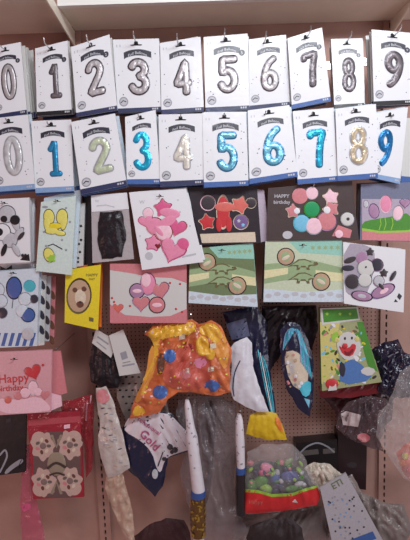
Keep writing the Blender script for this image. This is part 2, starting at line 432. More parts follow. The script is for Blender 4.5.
R1 = [  # TL TR BR BL
 (0, [(-11, 48), (20.5, 42), (27, 114), (-5, 119)], True, .212, 'silver'),
 (1, [(35, 48.5), (67.5, 40.5), (72, 114), (37, 116)], True, .205, 'silverdark'),
 (2, [(71, 47), (109.4, 34.3), (117.4, 110), (76.5, 117)], True, .215, 'silver'),
 (3, [(112.6, 39.6), (159, 38.4), (161, 111), (118, 113)], False, .205, 'silver'),
 (4, [(160, 43), (200.5, 36.7), (204, 111.5), (161.5, 114)], False, .208, 'silver'),
 (5, [(203.6, 37), (247.6, 33.5), (249.5, 110), (205.5, 112)], True, .214, 'silver'),
 (6, [(248.5, 39.5), (286, 34.6), (290, 106), (249.5, 110)], False, .206, 'silver'),
 (7, [(287.6, 38.3), (322, 27.5), (331, 101), (292, 109)], True, .216, 'silverdark'),
 (8, [(331, 39), (362.5, 38.3), (364, 107), (334.5, 109)], True, .205, 'silverdark'),
 (9, [(371.5, 29.5), (413, 33), (413, 104), (374, 106)], True, .214, 'silverdark'),
]
HK1 = {0: (5, 50), 1: (50, 49), 2: (91, 46), 3: (136, 42.5), 4: (178, 44.5), 5: (224, 40), 6: (264, 42.5), 7: (307, 37.5), 8: (346, 42.5), 9: (394, 36)}
for n, q, bd, dep, mt in R1:
    lab = 'white packet with a silver foil number %d, in the top row under the shelf' % n
    bh = .06
    S = number_pack(n, q, dep, mt, 'rim', lab, 'top row of number balloon packets', bd, band=blue if n == 7 else navy if n not in (1, 8, 9) else black,
                    tilt=(random.uniform(-.0001, .0001), random.uniform(-.0001, .0002)), cu=.56 if n in (1, 7) else .53, bandh=bh,
                    w=.42 if n == 1 else .5, hgt=.52)
    backs(S, 4 if n in (0, 8) else 3, .005, offwhite, 'number_balloon_packet', lambda k, n=n: 'white number packet stacked %s behind the silver foil %d' % (ORD[k], n), 'balloon packet',
          'top row of number balloon packets', band=navy, gap=.014, dx={0: .004, 8: .004, 1: -.001, 4: -.002}.get(n, 0), skip=SKIP1.get(n, ()))
    hook(S, *HK1[n], 'chrome display hook through the top of the silver %d packet' % n)
R2 = [
 (0, [(-12, 119), (28, 114.5), (35, 189), (-6, 192)], .232, 'pearl', 'rimlight', 'clear silver', paleblue),
 (1, [(31, 121), (71, 119.5), (74, 191), (35.5, 193)], .226, 'blue', 'rimblue', 'blue', paleblue),
 (2, [(71, 122), (115, 113.4), (127, 185), (81, 194.5)], .236, 'palegreen', 'rimlight', 'pale green and silver', navy),
 (3, [(125, 117), (155.5, 109.8), (161, 184), (127, 184)], .228, 'cyan', 'blue', 'bright cyan', blue),
 (4, [(158.5, 114.6), (202.4, 113.4), (204, 184.5), (160, 186.5)], .232, 'cream', 'rimlight', 'pearl white', navy),
 (5, [(202.4, 112.5), (246, 111.7), (248.5, 185.5), (204, 187.5)], .238, 'lightblue', 'rimblue', 'light blue', blue),
 (6, [(247.7, 110.4), (289.4, 105), (298, 176.5), (249.5, 184)], .234, 'lightblue', 'rimblue', 'pale blue', blue),
 (7, [(292.7, 111.5), (333.6, 108), (337.5, 181), (298, 184.5)], .228, 'cyan', 'rimblue', 'turquoise', blue),
 (8, [(335.4, 109), (376, 104), (378, 178), (338, 181)], .234, 'gold', 'rimlight', 'champagne gold', blue),
 (9, [(372, 114), (408, 107), (400, 184), (374, 178)], .226, 'deepblue', 'rimblue', 'dark blue', paleblue),
]
HK2 = {0: (8, 121), 1: (49, 124.5), 2: (93, 122), 3: (139, 116.5), 4: (181, 117.5), 5: (224, 116), 6: (265, 114), 7: (311, 115), 8: (352, 111), 9: (391, 117)}
for n, q, dep, mt, rm, nm, bnd in R2:
    S = number_pack(n, q, dep, mt, rm, 'white packet with a %s foil number %d, in the second row' % (nm, n), 'second row of number balloon packets', False, band=bnd,
                    tilt=(random.uniform(-.0001, .0001), random.uniform(0, .0002)), cu=.4 if n == 9 else .5 if n in (3,) else .54, w=.4 if n == 1 else .56 if n == 3 else .5, hgt=.56 if n not in (4, 2, 1) else .53, cv=.47, sw=.25)
    backs(S, 3, .005, offblue, 'number_balloon_packet', lambda k, n=n, nm=nm: 'white number packet stacked %s behind the %s foil %d' % (ORD[k], nm, n), 'balloon packet',
          'second row of number balloon packets', band=blue, gap=.014, jit=.006, skip=SKIP2.get(n, ()))
    hook(S, *HK2[n], 'chrome display hook through the top of the %s %d packet' % (nm, n), out=.012, up=.004)
# edge packets at the right border
S = Flat([(403, 118), (425, 118), (425, 190), (401, 188)], .2); root = thing('number_balloon_packet', 'white packet half cut off at the right of the dark blue 9', 'balloon packet', base_loc(S))
mb = MB(); cardbox(mb, S, S.q, .02, offwhite); mb.build('card', root)
mb = MB(); dec(mb, S, [(401, 176), (425, 178), (425, 190), (401, 188)], blue); mb.build('footer_band', root)

def picture_card(name, label, cat, quad, dep, cardm, art, th=.01, side=None, stack=0, group=None, slotat=None, tilt=(0, 0), sl=None, backm_=None, hooklab=''):
    S = Flat(quad, dep, *tilt); root = thing(name, label, cat, base_loc(S), group)
    mb = MB(); cardbox(mb, S, quad, th, cardm, side)
    if slotat:
        x, y = slotat; T = lambda a, b: (x + a * 9, y - b * 9)
        slot(mb, S, 0, 0, .45, T)
    art(mb, S, root); mb.build('card', root)
    if slotat: hook(S, slotat[0], slotat[1], 'chrome hook through the slot of the packet with ' + hooklab, out=.012, up=.004)
    if stack:
        backs(S, stack, th * .8, backm_ or side or cardm, name, sl, cat, group or label, gap=.016, jit=.005)
    return S, root
def bal(S, root, items, name='balloon_picture'):
    """items: shape, x, y, size, material, rotation, rim"""
    comp = list(range(len(items)))
    for i, a in enumerate(items):
        for j in range(i):
            b = items[j]
            if math.hypot(a[1] - b[1], a[2] - b[2]) < (a[3] + b[3]) * 1.05:
                ci, cj = comp[i], comp[j]; comp = [cj if c == ci else c for c in comp]
    for g in sorted(set(comp)):
        mb = MB()
        for i, it in enumerate(items):
            if comp[i] != g: continue
            sh, x, y, s, m = it[:5]; rot = it[5] if len(it) > 5 else 0; rim = it[6] if len(it) > 6 else None
            base = {'o': ell(), 'e': ell(.8, 1.15), 'h': heart(), 's': star(), 'c': ell(n=16), 'L': ell(.5, 1.3), 'D': ell(1.3, .6)}[sh]
            dome(mb, S, place(base, x, y, s, rot), m, .0008 + i * .0002, .0009, rim)
        mb.build(name, root, smooth=True)

# ---- row 3 -----------------------------------------------------------------
def artA(mb, S, root):
    dec(mb, S, [(20, 260), (30, 261), (29, 254), (24, 256)], black)
    bal(S, root, [('o', 7, 214, 8, lgrey, 0, grey), ('L', 15, 222, 7, lgrey, 20, grey), ('o', 2, 232, 8, white, 0, grey), ('o', 10, 240, 7, lgrey, 0, grey), ('L', 18, 234, 6, lgrey, -40, grey), ('o', 15, 220, 5, black), ('o', 4, 219, 3.4, black), ('L', 4, 250, 5, black, -20), ('L', 21, 236, 4, charcoal, -40), ('o', -1, 232, 4, black), ('L', 16, 250, 5, lgrey, 30, grey), ('h', 24, 256, 3, black)])
picture_card('balloon_set_packet', 'white packet with black and grey patched balloons at the left edge', 'balloon packet', [(-10, 199.5), (29, 197.5), (30.5, 262), (-8, 264)], .218, white, artA, stack=2,
    sl=lambda k: 'plain white packet stacked %s behind the black and grey balloon packet' % ORD[k], group='packets behind the black and grey balloons', slotat=(4, 203), hooklab='black and grey patched balloons')
def artB(mb, S, root):
    for x, y in ((66, 208), (70, 222), (62, 240), (66, 250), (44, 232), (46, 246)): dec(mb, S, place(star(), x, y, 1.6), grey)
    dec(mb, S, place(ell(), 45, 207, 3, 0, 1.2), grey)
    bal(S, root, [('e', 49, 217, 6.4, paleyellow, 6, olive), ('e', 62, 217, 6.6, paleyellow, -4, olive), ('L', 47, 224, 6, paleyellow, 6, olive), ('L', 64, 222, 6, paleyellow, -10, olive), ('D', 55, 226, 5, yellow, 0, olive), ('D', 52, 231, 5, paleyellow, 0, olive), ('D', 60, 233, 4, paleyellow, -10, olive), ('e', 49, 255, 6, paleyellow, 20, olive), ('s', 51, 258, 6, lime, 15)])
    o = MB(); stroke(o, S, [(48, 246), (53, 244), (62, 249)], 1, slate); o.build('ribbon_picture', root)
mint_card = P_('mint_card', (204, 220, 214))
picture_card('balloon_set_packet', 'pale blue packet showing yellow foil balloons and a green star', 'balloon packet', [(41, 202), (76, 196), (71.5, 275), (36, 271)], .224, mint_card, artB, slotat=(57, 201), hooklab='the yellow balloons and green star', th=.008)
S = Flat([(44, 198), (81, 189.5), (76, 268), (42, 268)], .208); root = thing('balloon_set_packet', 'pale ice-blue packet peeking out above the yellow balloon packet', 'balloon packet', base_loc(S))
mb = MB(); cardbox(mb, S, S.q, .008, offblue); mb.build('card', root)
def artB2(mb, S, root):
    for x, y in ((79, 232), (81, 240), (79, 244), (80, 252), (78, 258), (81, 226), (78, 262)): dec(mb, S, place(ell(n=8), x, y, 1.3), black)
picture_card('balloon_set_packet', 'narrow edge of a white packet with black spots beside the black sleeve', 'balloon packet', [(70, 205), (85, 203), (83, 266), (68, 268)], .195, offwhite, artB2)
# C black balloons in a sleeve with a white header
S = Flat([(91, 195.5), (127, 192.5), (134, 259), (92.5, 263)], .215)
root = thing('balloon_sleeve', 'clear sleeve with a folded black balloon under a white header', 'balloon packet', base_loc(S))
mb = MB(); cardbox(mb, S, S.q, .003, mat('sleeve_back', (176, 168, 170), rough=.35, coat=.5, bump=.5)); mb.build('sleeve', root)
mb = MB(); dec(mb, S, [(91, 195.5), (127, 192.5), (129, 209), (91.6, 212)], white, .0016); slot(mb, S, 0, 0, .45, lambda a, b: (109 + a * 9, 198 - b * 9))
stroke(mb, S, [(97, 206), (106, 205), (114, 207)], 1, lgrey, .002); text(mb, S, 'W', 97, 201, 4, lgrey, h=.002); mb.build('header_card', root)
blk = mat('black_latex', (30, 24, 30), rough=.35, bump=.8, scale=40)
B = Soft([(100, 212), (122, 211), (125.5, 230), (126, 240), (122, 257), (102, 259), (98, 244), (98, 228)], .217, .011, .004, 5)
mb = MB(); dec(mb, B, B.o, blk, 0, 2); mb.build('folded_balloon', root, smooth=True)
for k in range(3):
    q = [(82 + k * 3, 196 + k * 1.5), (92, 195), (93, 268 - k), (84 + k * 2, 270 - k * 2)]; S = Flat(q, .175 + .012 * k)
    mb = MB(); cardbox(mb, S, q, .008, black); o = mb.build('balloon_sleeve', origin=base_loc(S)); tag(o, 'black sleeve edge, %s in the stack left of the folded black balloon' % ('rearmost', 'middle one', 'front one')[k], 'balloon packet', 'black sleeves behind the folded black balloon')
# D pink balloons
def artD(mb, S, root):
    text(mb, S, 'W', 142, 202, 5, lgrey, h=.0005)
    for x, y in ((190, 226), (186, 246), (178, 200), (140, 236), (180, 212)): dec(mb, S, place(ell(n=8), x, y, .9), lgrey, .0004)
    dec(mb, S, place(ell(), 149, 256, 4), lgrey, .0004)
    dec(mb, S, [(182, 256), (196, 253), (196, 255), (182, 258)], lgrey, .0004)
    bal(S, root, [('s', 163, 208, 10, hotpink, 5, rose), ('o', 148, 213, 5, palepink, 0, lgrey), ('h', 146, 221, 7, pink, 15, hotpink), ('h', 177, 227, 9, hotpink, -15, rose), ('D', 170, 213, 8, pink, -10), ('o', 155, 226, 8, pink, 0, rose), ('s', 153, 243, 9, pink, -8, hotpink), ('D', 167, 222, 8, pink, 30), ('o', 164, 232, 8, palepink, 0, rose), ('h', 173, 250, 12, pink, -20, hotpink), ('o', 183, 244, 6, hotpink), ('L', 159, 231, 5, pink, 40, hotpink), ('o', 168, 244, 6, pink), ('h', 158, 246, 3, deepred)])
picture_card('balloon_set_packet', 'white packet with a cluster of pink heart and star balloons', 'balloon packet', [(129, 192.5), (186, 188.5), (203.5, 262), (142, 270)], .226, white, artD, stack=1, slotat=(160, 196), hooklab='pink heart and star balloons',
    sl=lambda k: 'white packet stacked %s behind the pink heart balloon packet' % ORD[k], group='packets behind the pink hearts')
# E red letter
def artE(mb, S, root):
    text(mb, S, 'UNICO +12', 230, 194, 7, slate, h=.0005)
    dec(mb, S, [(200, 234), (255, 232), (256, 242), (202, 243)], beige, .0004)
    bal(S, root, [('o', 208, 203, 7, charcoal, 0, palepink), ('o', 251, 203, 5, charcoal, 0, beige), ('s', 207, 222, 9, red, 10, beige), ('s', 240, 205, 10, salmon, -20, beige), ('L', 223, 212, 12, red, 0, beige), ('L', 219, 224, 6, red, 0, None), ('L', 229, 224, 6, red, 0, None), ('D', 225, 207, 8, salmon, 0), ('o', 241, 222, 7, purple, 0, beige), ('s', 239, 221, 3, lgrey), ('s', 243, 225, 2.5, skyb)])
darkcard = P_('dark_card', (42, 34, 42))
picture_card('balloon_set_packet', 'black packet with red star balloons and pale lettering along its top', 'balloon packet', [(188, 187), (257, 186), (261, 243), (198, 245)], .21, darkcard, artE, stack=1,
    sl=lambda k: 'black packet stacked behind the red star balloon packet', group='packets behind the red stars')
S = Flat([(255, 189), (264, 190), (270, 240), (258, 243)], .2); mb = MB(); cardbox(mb, S, S.q, .006, P_('lilac', (196, 180, 196)))
tag(mb.build('balloon_set_packet', origin=base_loc(S)), 'slim lilac packet edge between the red star packet and the flower balloon packet', 'balloon packet')
# G flower of balloons
gcard = P_('brown_card', (72, 58, 58))
def artG(mb, S, root):
    text(mb, S, 'HAPPY', 282, 196, 5, lgrey, h=.0006); text(mb, S, 'birthday', 282, 202, 5, lgrey, h=.0006)
    dec(mb, S, place(ell(), 287.5, 235, 5, 0, 4), lgrey)
    dec(mb, S, [(332, 236), (338, 225), (352, 230), (350, 238)], rose)
    bal(S, root, [('o', 300, 196, 8, rose), ('o', 312, 193, 6, palepink, 0, grey), ('s', 331, 197, 9, palepink, 10, beige), ('s', 293, 211, 8, rose, 0, beige), ('s', 331, 209, 9, rose, 20, beige), ('o', 302, 223, 8, skyb, 0, teal), ('o', 327, 221, 9, rose, 0, mauve), ('o', 314, 226, 8, palepink, 0, grey), ('o', 297, 211, 3, white), ('o', 327, 210, 3.5, white), ('o', 312, 209, 7.5, emerald, 0, green), ('o', 347.5, 219, 6.5, offwhite, 0, grey), ('o', 339, 234, 4, palepink), ('o', 348, 219, 2, charcoal)])
picture_card('balloon_set_packet', 'dark brown packet with a ring of pastel balloons around a green one', 'balloon packet', [(268, 188), (352, 181), (359, 240), (267, 241)], .216, gcard, artG, stack=1, slotat=(313, 186), hooklab='the green-centred balloon ring',
    sl=lambda k: 'dark packet stacked %s behind the green-centred pastel balloon packet' % ORD[k], group='packets behind the pastel ring', backm_=darkcard)
# H green and pink card; plain balloons instead of the character
hb = P_('h_dusk', (112, 116, 140)); hb2 = P_('h_haze', (176, 162, 180))
def artH(mb, S, root):
    dec(mb, S, [(362, 199), (412, 199), (412, 232), (362, 232)], hb2, .0004)
    dec(mb, S, smooth_poly([(362, 222), (375, 219), (390, 217), (412, 212), (412, 234), (362, 232)], 1), green, .0006)
    dec(mb, S, [(362, 228), (380, 231), (412, 230), (412, 233), (380, 234), (362, 231)], lime, .0009)
    dec(mb, S, [(362, 230.5), (380, 233), (412, 232), (412, 241), (362, 240)], rose, .001)
    bal(S, root, [('e', 386, 204, 7, pink, 0, palepink), ('e', 374, 211, 6, mauve, 10, purple), ('e', 398, 213, 6, palepink, -10, lgrey), ('e', 366, 204, 3, lgrey, 0, mauve), ('h', 405, 203, 5, mauve, 0, purple)])
    o = MB()
    for x in (380, 385, 392): stroke(o, S, [(x, 218), (x + 1, 224), (x - 1, 230)], .8, lime, .0012)
    o.build('ribbon_picture', root)
picture_card('balloon_set_packet', 'packet with pink balloons on green grass above a pink lower band', 'balloon packet', [(361, 184), (415, 182), (414, 242), (360, 240)], .208, hb, artH, th=.014, stack=1,
    sl=lambda k: 'dark packet stacked behind the grass green and pink packet', group='packets behind the grassy one', backm_=gcard)

# ---- row 4 -----------------------------------------------------------------
def artI(mb, S, root):
    for k in range(-1, 7):
        x = -6 + k * 7; pts = [(x, 346), (x + 3.5, 346), (x + 7, 333), (x + 3.5, 333)]
        pts = [(max(-5, min(36, a)), b) for a, b in pts]
        if pts[0][0] < pts[1][0]: dec(mb, S, pts, blue, .0005)
    bal(S, root, [('o', -3, 290, 7, offblue, 0, lgrey), ('e', 14, 288, 9, P_('balloon_blue', (66, 92, 156)), 0, slate), ('o', 29.5, 286, 5.5, teal, 0, skyb), ('o', 25, 299, 6, offblue, 0, lgrey), ('o', 34, 299, 4, slate, 0, grey), ('o', 2, 313, 5, slate, 0, grey), ('o', 22, 311, 6, offblue), ('o', 28, 315, 6.5, blue, 0, navy), ('o', 1, 301, 6, offblue, 0, lgrey), ('o', 28, 334, 6, lgrey)])
    o = MB(); stroke(o, S, [(13, 300), (12, 308)], .7, slate, .001); o.build('ribbon_picture', root)
picture_card('balloon_set_packet', 'white packet with navy and teal balloons above slanted blue stripes', 'balloon packet', [(-6, 272), (39, 268), (37, 346), (-6, 348)], .214, offblue, artI, slotat=(13, 273), hooklab='navy and teal balloons', stack=1,
    sl=lambda k: 'white packet directly behind the navy and teal balloons', group='packets behind the navy balloons')
S = Flat([(-8, 262), (30, 261), (41, 263), (40, 275), (-8, 274)][:4], .206)
mb = MB()
for k in range(3):
    q = [(36 + k * 5, 276 + k), (46 + k * 5, 275 + k), (44 + k * 5, 345 - k * 4), (36 + k * 5, 346 - k * 4)]; S = Flat(q, .19 - .012 * k); mb = MB()
    cardbox(mb, S, q, .007, [offwhite, lgrey, rose][k])
    for j in range(4): dec(mb, S, place(ell(n=10), q[0][0] + 6.5 - .3 * j, 285 + j * 15 + k * 5, 2.5, 20, 5), [slate, charcoal, brown][k])
    tag(mb.build('balloon_set_packet', origin=base_loc(S)), ('white', 'grey', 'pinkish')[k] + ' spotted packet edge, ' + ('nearest', 'second', 'farthest')[k] + ' to the right of the navy balloon packet', 'balloon packet', 'spotted packet edges')
def artBow(mb, S, root):
    dec(mb, S, [(0, 266), (6, 269), (12, 265), (12, 271), (6, 270), (0, 272)], black)
picture_card('balloon_set_packet', 'white packet top with a black bow, just above the navy balloon packet', 'balloon packet', [(-8, 262), (34, 260), (40, 330), (-8, 330)], .175, white, artBow)
def artJ(mb, S, root):
    bal(S, root, [('e', 79, 296, 14, tan, -5, olive), ('e', 80, 297, 9, beige, 0, brown), ('o', 80, 304, 4, brown), ('o', 75, 290, 2.6, brown), ('o', 84, 289, 2.6, brown), ('o', 79.5, 299, 3, beige), ('o', 80, 302, 1.3, charcoal)])
    text(mb, S, 'HAPPY', 92, 275, 4, olive, rot=0, h=.0006); text(mb, S, 'DAY', 92, 279, 3, olive, h=.0006)
    dec(mb, S, [(89, 317), (93.5, 318), (93.5, 322), (89, 321)], olive)
picture_card('balloon_set_packet', 'yellow packet with a beige oval balloon picture', 'balloon packet', [(65.5, 270), (101, 264.5), (98, 330), (64.5, 322.5)], .206, yellow, artJ, side=orange, stack=2,
    sl=lambda k: 'orange packet stacked %s behind the yellow oval balloon packet' % ORD[k], group='packets behind the yellow one', backm_=orange)
def artK(mb, S, root):
    dec(mb, S, [(110, 263.5), (186.6, 264.7), (186.6, 283), (172, 278), (150, 277), (130, 273), (110, 270)], rose, .0004)
    dec(mb, S, smooth_poly([(110, 304), (116, 309), (125, 315), (150, 317), (170, 316), (186.6, 309), (186.6, 323), (110, 323)], 0), rose, .0004)
    for x, y in ((114, 302), (120, 306), (130, 306), (112, 298), (182, 312), (176, 309), (170, 283), (180, 284)): dec(mb, S, place(ell(n=8), x, y, 1.2), red, .0006)
    bal(S, root, [('h', 118, 308, 5, salmon, 0, rose), ('h', 160, 290, 9, rose, 10, mauve), ('e', 148, 284, 9, pink, 0, mauve), ('o', 137, 291, 7, mauve, 0, charcoal), ('h', 141, 303, 8, rose, 0, mauve), ('o', 157, 305, 7.5, rose, 0, charcoal), ('D', 137, 291, 3.5, palepink), ('D', 157, 305, 4, palepink), ('e', 146, 280, 6, palepink)])
picture_card('balloon_set_packet', 'pink and white packet with rose balloons below the pink heart packet', 'balloon packet', [(110, 263.5), (186.6, 264.7), (186.6, 323), (110, 323)], .204, offwhite, artK, side=rose, stack=1,
    sl=lambda k: 'rose coloured packet directly behind the pink and white balloons', group='packets behind the rose balloons')
def dino_art(ox, oy, flip=False):
    def art(mb, S, root):
        a = lambda x, y: (x + ox, y + oy)
        q = S.q
        T = S.uv
        dec(mb, S, [T(.45, .8), T(1, .75), T(1, 1), T(.3, 1)], mint, .0003)
        dec(mb, S, [T(0, .3), T(.6, .42), T(1, .35), T(1, .55), T(.6, .68), T(0, .62)], sage, .0003)
        dec(mb, S, [T(0, .38), T(.3, .46), T(.3, .56), T(0, .52)], cream, .0005); dec(mb, S, [T(.65, .36), T(1, .33), T(1, .46), T(.65, .52)], cream, .0005)
        dec(mb, S, [T(0, 0), T(1, 0), T(1, .2), T(.5, .16), T(0, .22)], offblue, .0004)
        for k in range(9): dec(mb, S, place(ell(), *T(.06 + .11 * k, .1 + .03 * (k % 2)), 3.4, 0, 2.2), lgrey, .0006)
        for k in range(5):
            u = .62 + .08 * k; o2 = T(u, .88); dec(mb, S, place(star(6, .3), o2[0], o2[1], 3.2), sage, .0005)
        x1, y1 = T(.27, .74); x2, y2 = T(.72, .33)
        bal(S, root, [('o', x1, y1, 8, tan, 0, charcoal), ('o', x2, y2, 8.3, tan, 0, charcoal), ('o', x1, y1, 5, sage), ('o', x2, y2, 5.4, sage), ('D', x1, y1 + 1, 3.4, beige, 30), ('D', x2, y2, 3.6, beige, -30)])
        for u, v in ((.5, .62), (.5, .4)):      # long-tailed dinosaur with arched body, neck and short legs
            x, y = T(u, v); o = MB()
            body = [(-15, -3), (-9, 1), (-5, 4.5), (1, 5), (5, 3.5), (8, 1.5), (12, 2), (13.5, -.3), (11, -1.8), (7, -1.8), (5, -3), (5.5, -6), (3, -6), (2, -3.4), (-3, -3.4), (-4, -6), (-6.5, -6), (-6, -2.5), (-10, -2)]
            dec(o, S, [(x + p * 1.1, y - r * 1.0) for p, r in body], olive, .0012)
            dec(o, S, [(x + p * .86, y - r * .68 - .4) for p, r in body], sage, .002)
            dec(o, S, place(ell(n=8), x + 10.5, y - .8, .7), charcoal, .0026)
            o.build('dinosaur_picture', root)
    return art
dcard = P_('dino_card', (196, 206, 178)); dcard2 = P_('dino_card_dark', (112, 128, 90))
picture_card('balloon_set_packet', 'greener dinosaur balloon packet, the left one of the two', 'balloon packet', [(190, 249), (253, 243), (257.5, 307), (188.5, 303)], .204, dcard2, dino_art(0, 0), stack=1, side=mint,
    sl=lambda k: 'pale green packet directly behind the left dinosaur packet', group='packets behind the left dinosaurs', slotat=(222, 250), hooklab='the left dinosaur pair')
picture_card('balloon_set_packet', 'paler dinosaur balloon packet, the right one of the two', 'balloon packet', [(265.4, 241), (342, 240), (344, 302), (263.5, 302)], .212, dcard, dino_art(0, 0), stack=2, side=lgrey,
    sl=lambda k: 'dark packet stacked %s behind the right dinosaur packet' % ORD[k], group='packets behind the right dinosaurs', backm_=charcoal, slotat=(303, 245), hooklab='the right dinosaur pair')
def artN(mb, S, root):
    dec(mb, S, smooth_poly([(343.5, 243), (370, 245), (376, 256), (372, 280), (366, 296), (350, 296), (344.4, 290)], 1), P_('n_grey', (168, 158, 172)), .0004)
    dec(mb, S, [(397, 297), (399, 293), (402, 296), (400, 300)], slate); dec(mb, S, [(394, 302), (395.5, 299), (398, 302)], slate)
    bal(S, root, [('s', 370, 252, 5, charcoal), ('D', 350, 260, 5, charcoal, 20), ('D', 348, 268, 5, slate), ('o', 352, 282, 7, charcoal, 0, grey), ('o', 362, 258, 6, mauve), ('o', 377, 265, 6, slate, 0, mauve), ('o', 366, 268, 8, offwhite, 0, grey), ('o', 365, 280, 6.5, offwhite, 0, grey), ('s', 384, 273, 5, charcoal), ('L', 393, 276, 4, slate, -30, mauve), ('D', 383, 291, 9, mauve, 25, purple), ('D', 384, 291, 5, palepink, 30), ('D', 362, 296, 7.5, mauve, -10, slate), ('D', 362, 296, 4.5, lgrey, -10), ('o', 379, 281, 5, lgrey, 0, mauve), ('L', 381, 286, 3.4, charcoal, 40), ('c', 366, 267, 1, charcoal)])
picture_card('balloon_set_packet', 'white packet with grey and purple balloons at the right', 'balloon packet', [(343.2, 242), (405.5, 249.6), (403.6, 312.5), (344, 303.5)], .22, white, artN, stack=1, th=.014,
    sl=lambda k: 'pale packet directly behind the grey and purple balloons', group='packets behind the purple balloons')
def artO(mb, S, root):
    text(mb, S, 'Happy', 14, 378, 12, red, rot=4, h=.001); text(mb, S, 'Birthday', 10, 388, 8, red, rot=4, h=.001)
    dec(mb, S, smooth_poly([(-5, 398), (20, 400), (38, 396), (50, 405), (50, 412), (-5, 414)], 1), palepink, .0005)
    bal(S, root, [('h', 33, 372, 8, red, 20, rose), ('e', 33, 388, 6, palepink, 0, lgrey), ('o', 25, 393, 5, palepink, 0, rose), ('o', 18, 396, 4, rose), ('o', 38, 392, 4, palepink), ('h', 45, 395, 5, rose), ('o', 8, 400, 3.5, salmon), ('c', 43, 365, 1.3, red)])
picture_card('balloon_set_packet', 'pink packet with red lettering and hearts in the lower left', 'balloon packet', [(-6, 352), (51.7, 350), (50.7, 412), (-6, 415.5)], .205, P_('dusty_pink', (214, 160, 168)), artO, slotat=(14, 359), hooklab='red lettering and hearts')
S = Flat([(45, 352), (60.5, 351), (67, 393), (50, 398)], .19); mb = MB(); cardbox(mb, S, S.q, .006, rose); tag(mb.build('balloon_set_packet', origin=base_loc(S)), 'plain rose packet sticking out right of the lettered pink packet', 'balloon packet')
S = Flat([(45, 392), (61, 396), (62, 406), (48, 412)], .197); mb = MB(); cardbox(mb, S, S.q, .004, palepink); tag(mb.build('balloon_set_packet', origin=base_loc(S)), 'pale packet corner below the plain rose packet', 'balloon packet')

# ------------------------------------------------------------------ soft bags of the lower part
def bag(name, label, cat, outline, d, m, puff=.01, wr=.004, rnd=12, sm=1, part='bag', backside=True, group=None, wscale=9, step=2.0):
    S = Soft(outline, d, puff, wr, rnd, sm, wscale, step)
    cx = sum(p[0] for p in S.o) / len(S.o); by = max(p[1] for p in S.o)
    root = thing(name, label, cat, W(cx, by, d), group); S.root = root
    mb = MB(); dec(mb, S, S.o, m, 0)
    if backside:
        vs, fs = tri(S.o, S.grid); mb.add([W(v[0], v[1], d - .0005 - .4 * S.h(v[0], v[1]) * 1) for v in vs], [tuple(reversed(f)) for f in fs], m)
    mb.build(part, root, smooth=True)
    return S, root
def part(S, root, name, layers, h0=.001):
    mb = MB()
    for i, (poly, m) in enumerate(layers): dec(mb, S, poly, m, h0 + i * .0004)
    return mb.build(name, root, smooth=True)
def P3(S, root, name, px, py, s, m, sh='o', rot=0, top=.008, sy=None, h=.002):
    base = {'o': ell(), 'h': heart(), 's': star()}[sh]; mb = MB(); dome(mb, S, place(base, px, py, s, rot, sy), m, h, top); return mb.build(name, root, smooth=True)

# P black pouch with tags
S, r = bag('balloon_pouch', 'black pouch hanging below the yellow packet', 'pouch', [(93, 344), (103, 340), (113, 346), (119, 362), (122, 378), (118, 388), (104, 389), (91, 382), (89, 364)], .13, blk, .016, .006, 9, part='pouch')
S = Flat([(96, 329), (117, 341), (111, 358), (92, 343)], .155); mb = MB(); cardbox(mb, S, S.q, .001, offwhite, offwhite)
stroke(mb, S, [(98, 337), (108, 344)], 1.6, grey, .0006); stroke(mb, S, [(97, 342), (106, 349)], 1, grey, .0006); o = mb.build('paper_tag', r); 
S = Flat([(109, 335.5), (123, 329.5), (140.5, 373), (119.5, 376)], .162); root = thing('paper_label', 'white tilted paper label right of the black pouch', 'label', base_loc(S))
mb = MB(); cardbox(mb, S, S.q, .0012, offwhite); dec(mb, S, [(120, 353), (126, 351), (128, 358), (122, 360)], grey); stroke(mb, S, [(123, 366), (134, 364)], 1.6, grey, .0006); stroke(mb, S, [(123, 363), (130, 361.5)], 1, grey, .0006); mb.build('paper_sheet', root)
# dotted grey bag
S, r = bag('dotted_bag', 'grey film bag with black dots below the white tilted label', 'bag', [(118, 374), (142, 372), (166, 396), (170, 420), (150, 424), (126, 420), (117, 398)], .1, mat('dotted_film', (150, 136, 130), rough=.3, coat=.4, bump=.4), .01, .003)
mb = MB()
for i in range(8):
    for j in range(7):
        x, y = 120 + i * 6.3 + (j % 2) * 3, 377 + j * 6.6
        if inside((x, y), S.o) and dist_poly((x, y), S.o) > 2.5: dec(mb, S, place(ell(n=7), x, y, 1.5, 10, .9), black, .001, 2)
mb.build('dot_print', r)
# Q orange bag
OR = mat('orange_plastic', (206, 108, 62), rough=.35, coat=.5, bump=.9, scale=28, var=.3, vs=26); YE = mat('yellow_plastic', (230, 176, 56), rough=.3, coat=.5, bump=.6, scale=35)
Qo = [(144, 334), (153, 325), (175, 322), (192, 319), (199, 324), (211, 320), (221, 326), (226, 338), (232, 350), (230, 372), (231, 392), (214, 396), (196, 393), (178, 392), (168, 399), (160, 412), (148, 416), (129, 419), (135, 398), (143, 382), (153, 368), (158, 350), (154, 341)]
S, r = bag('gift_bag', 'shiny orange and yellow party bag with blue balloons printed on it', 'bag', Qo, .185, OR, .02, .011, 10, wscale=7, step=2.2)
part(S, r, 'yellow_border', [(smooth_poly([(214, 326), (224, 332), (230, 350), (226, 372), (218, 360), (212, 345)], 1), P_('warm_yellow', (222, 150, 66))), (smooth_poly([(150, 344), (158, 350), (155, 372), (146, 390), (138, 404), (134, 400), (146, 376)], 1), P_('warm_yellow', (222, 150, 66))), (smooth_poly([(146, 334), (155, 327), (192, 321), (197, 326), (192, 334), (170, 337), (160, 341), (159, 352), (155, 366), (147, 380), (141, 382), (151, 366), (155, 350), (152, 340)], 1), YE),
    (smooth_poly([(199, 326), (211, 322), (220, 328), (222, 340), (214, 344), (208, 336), (200, 334)], 1), YE), (smooth_poly([(131, 417), (136, 404), (144, 408), (146, 414)], 1), YE)])
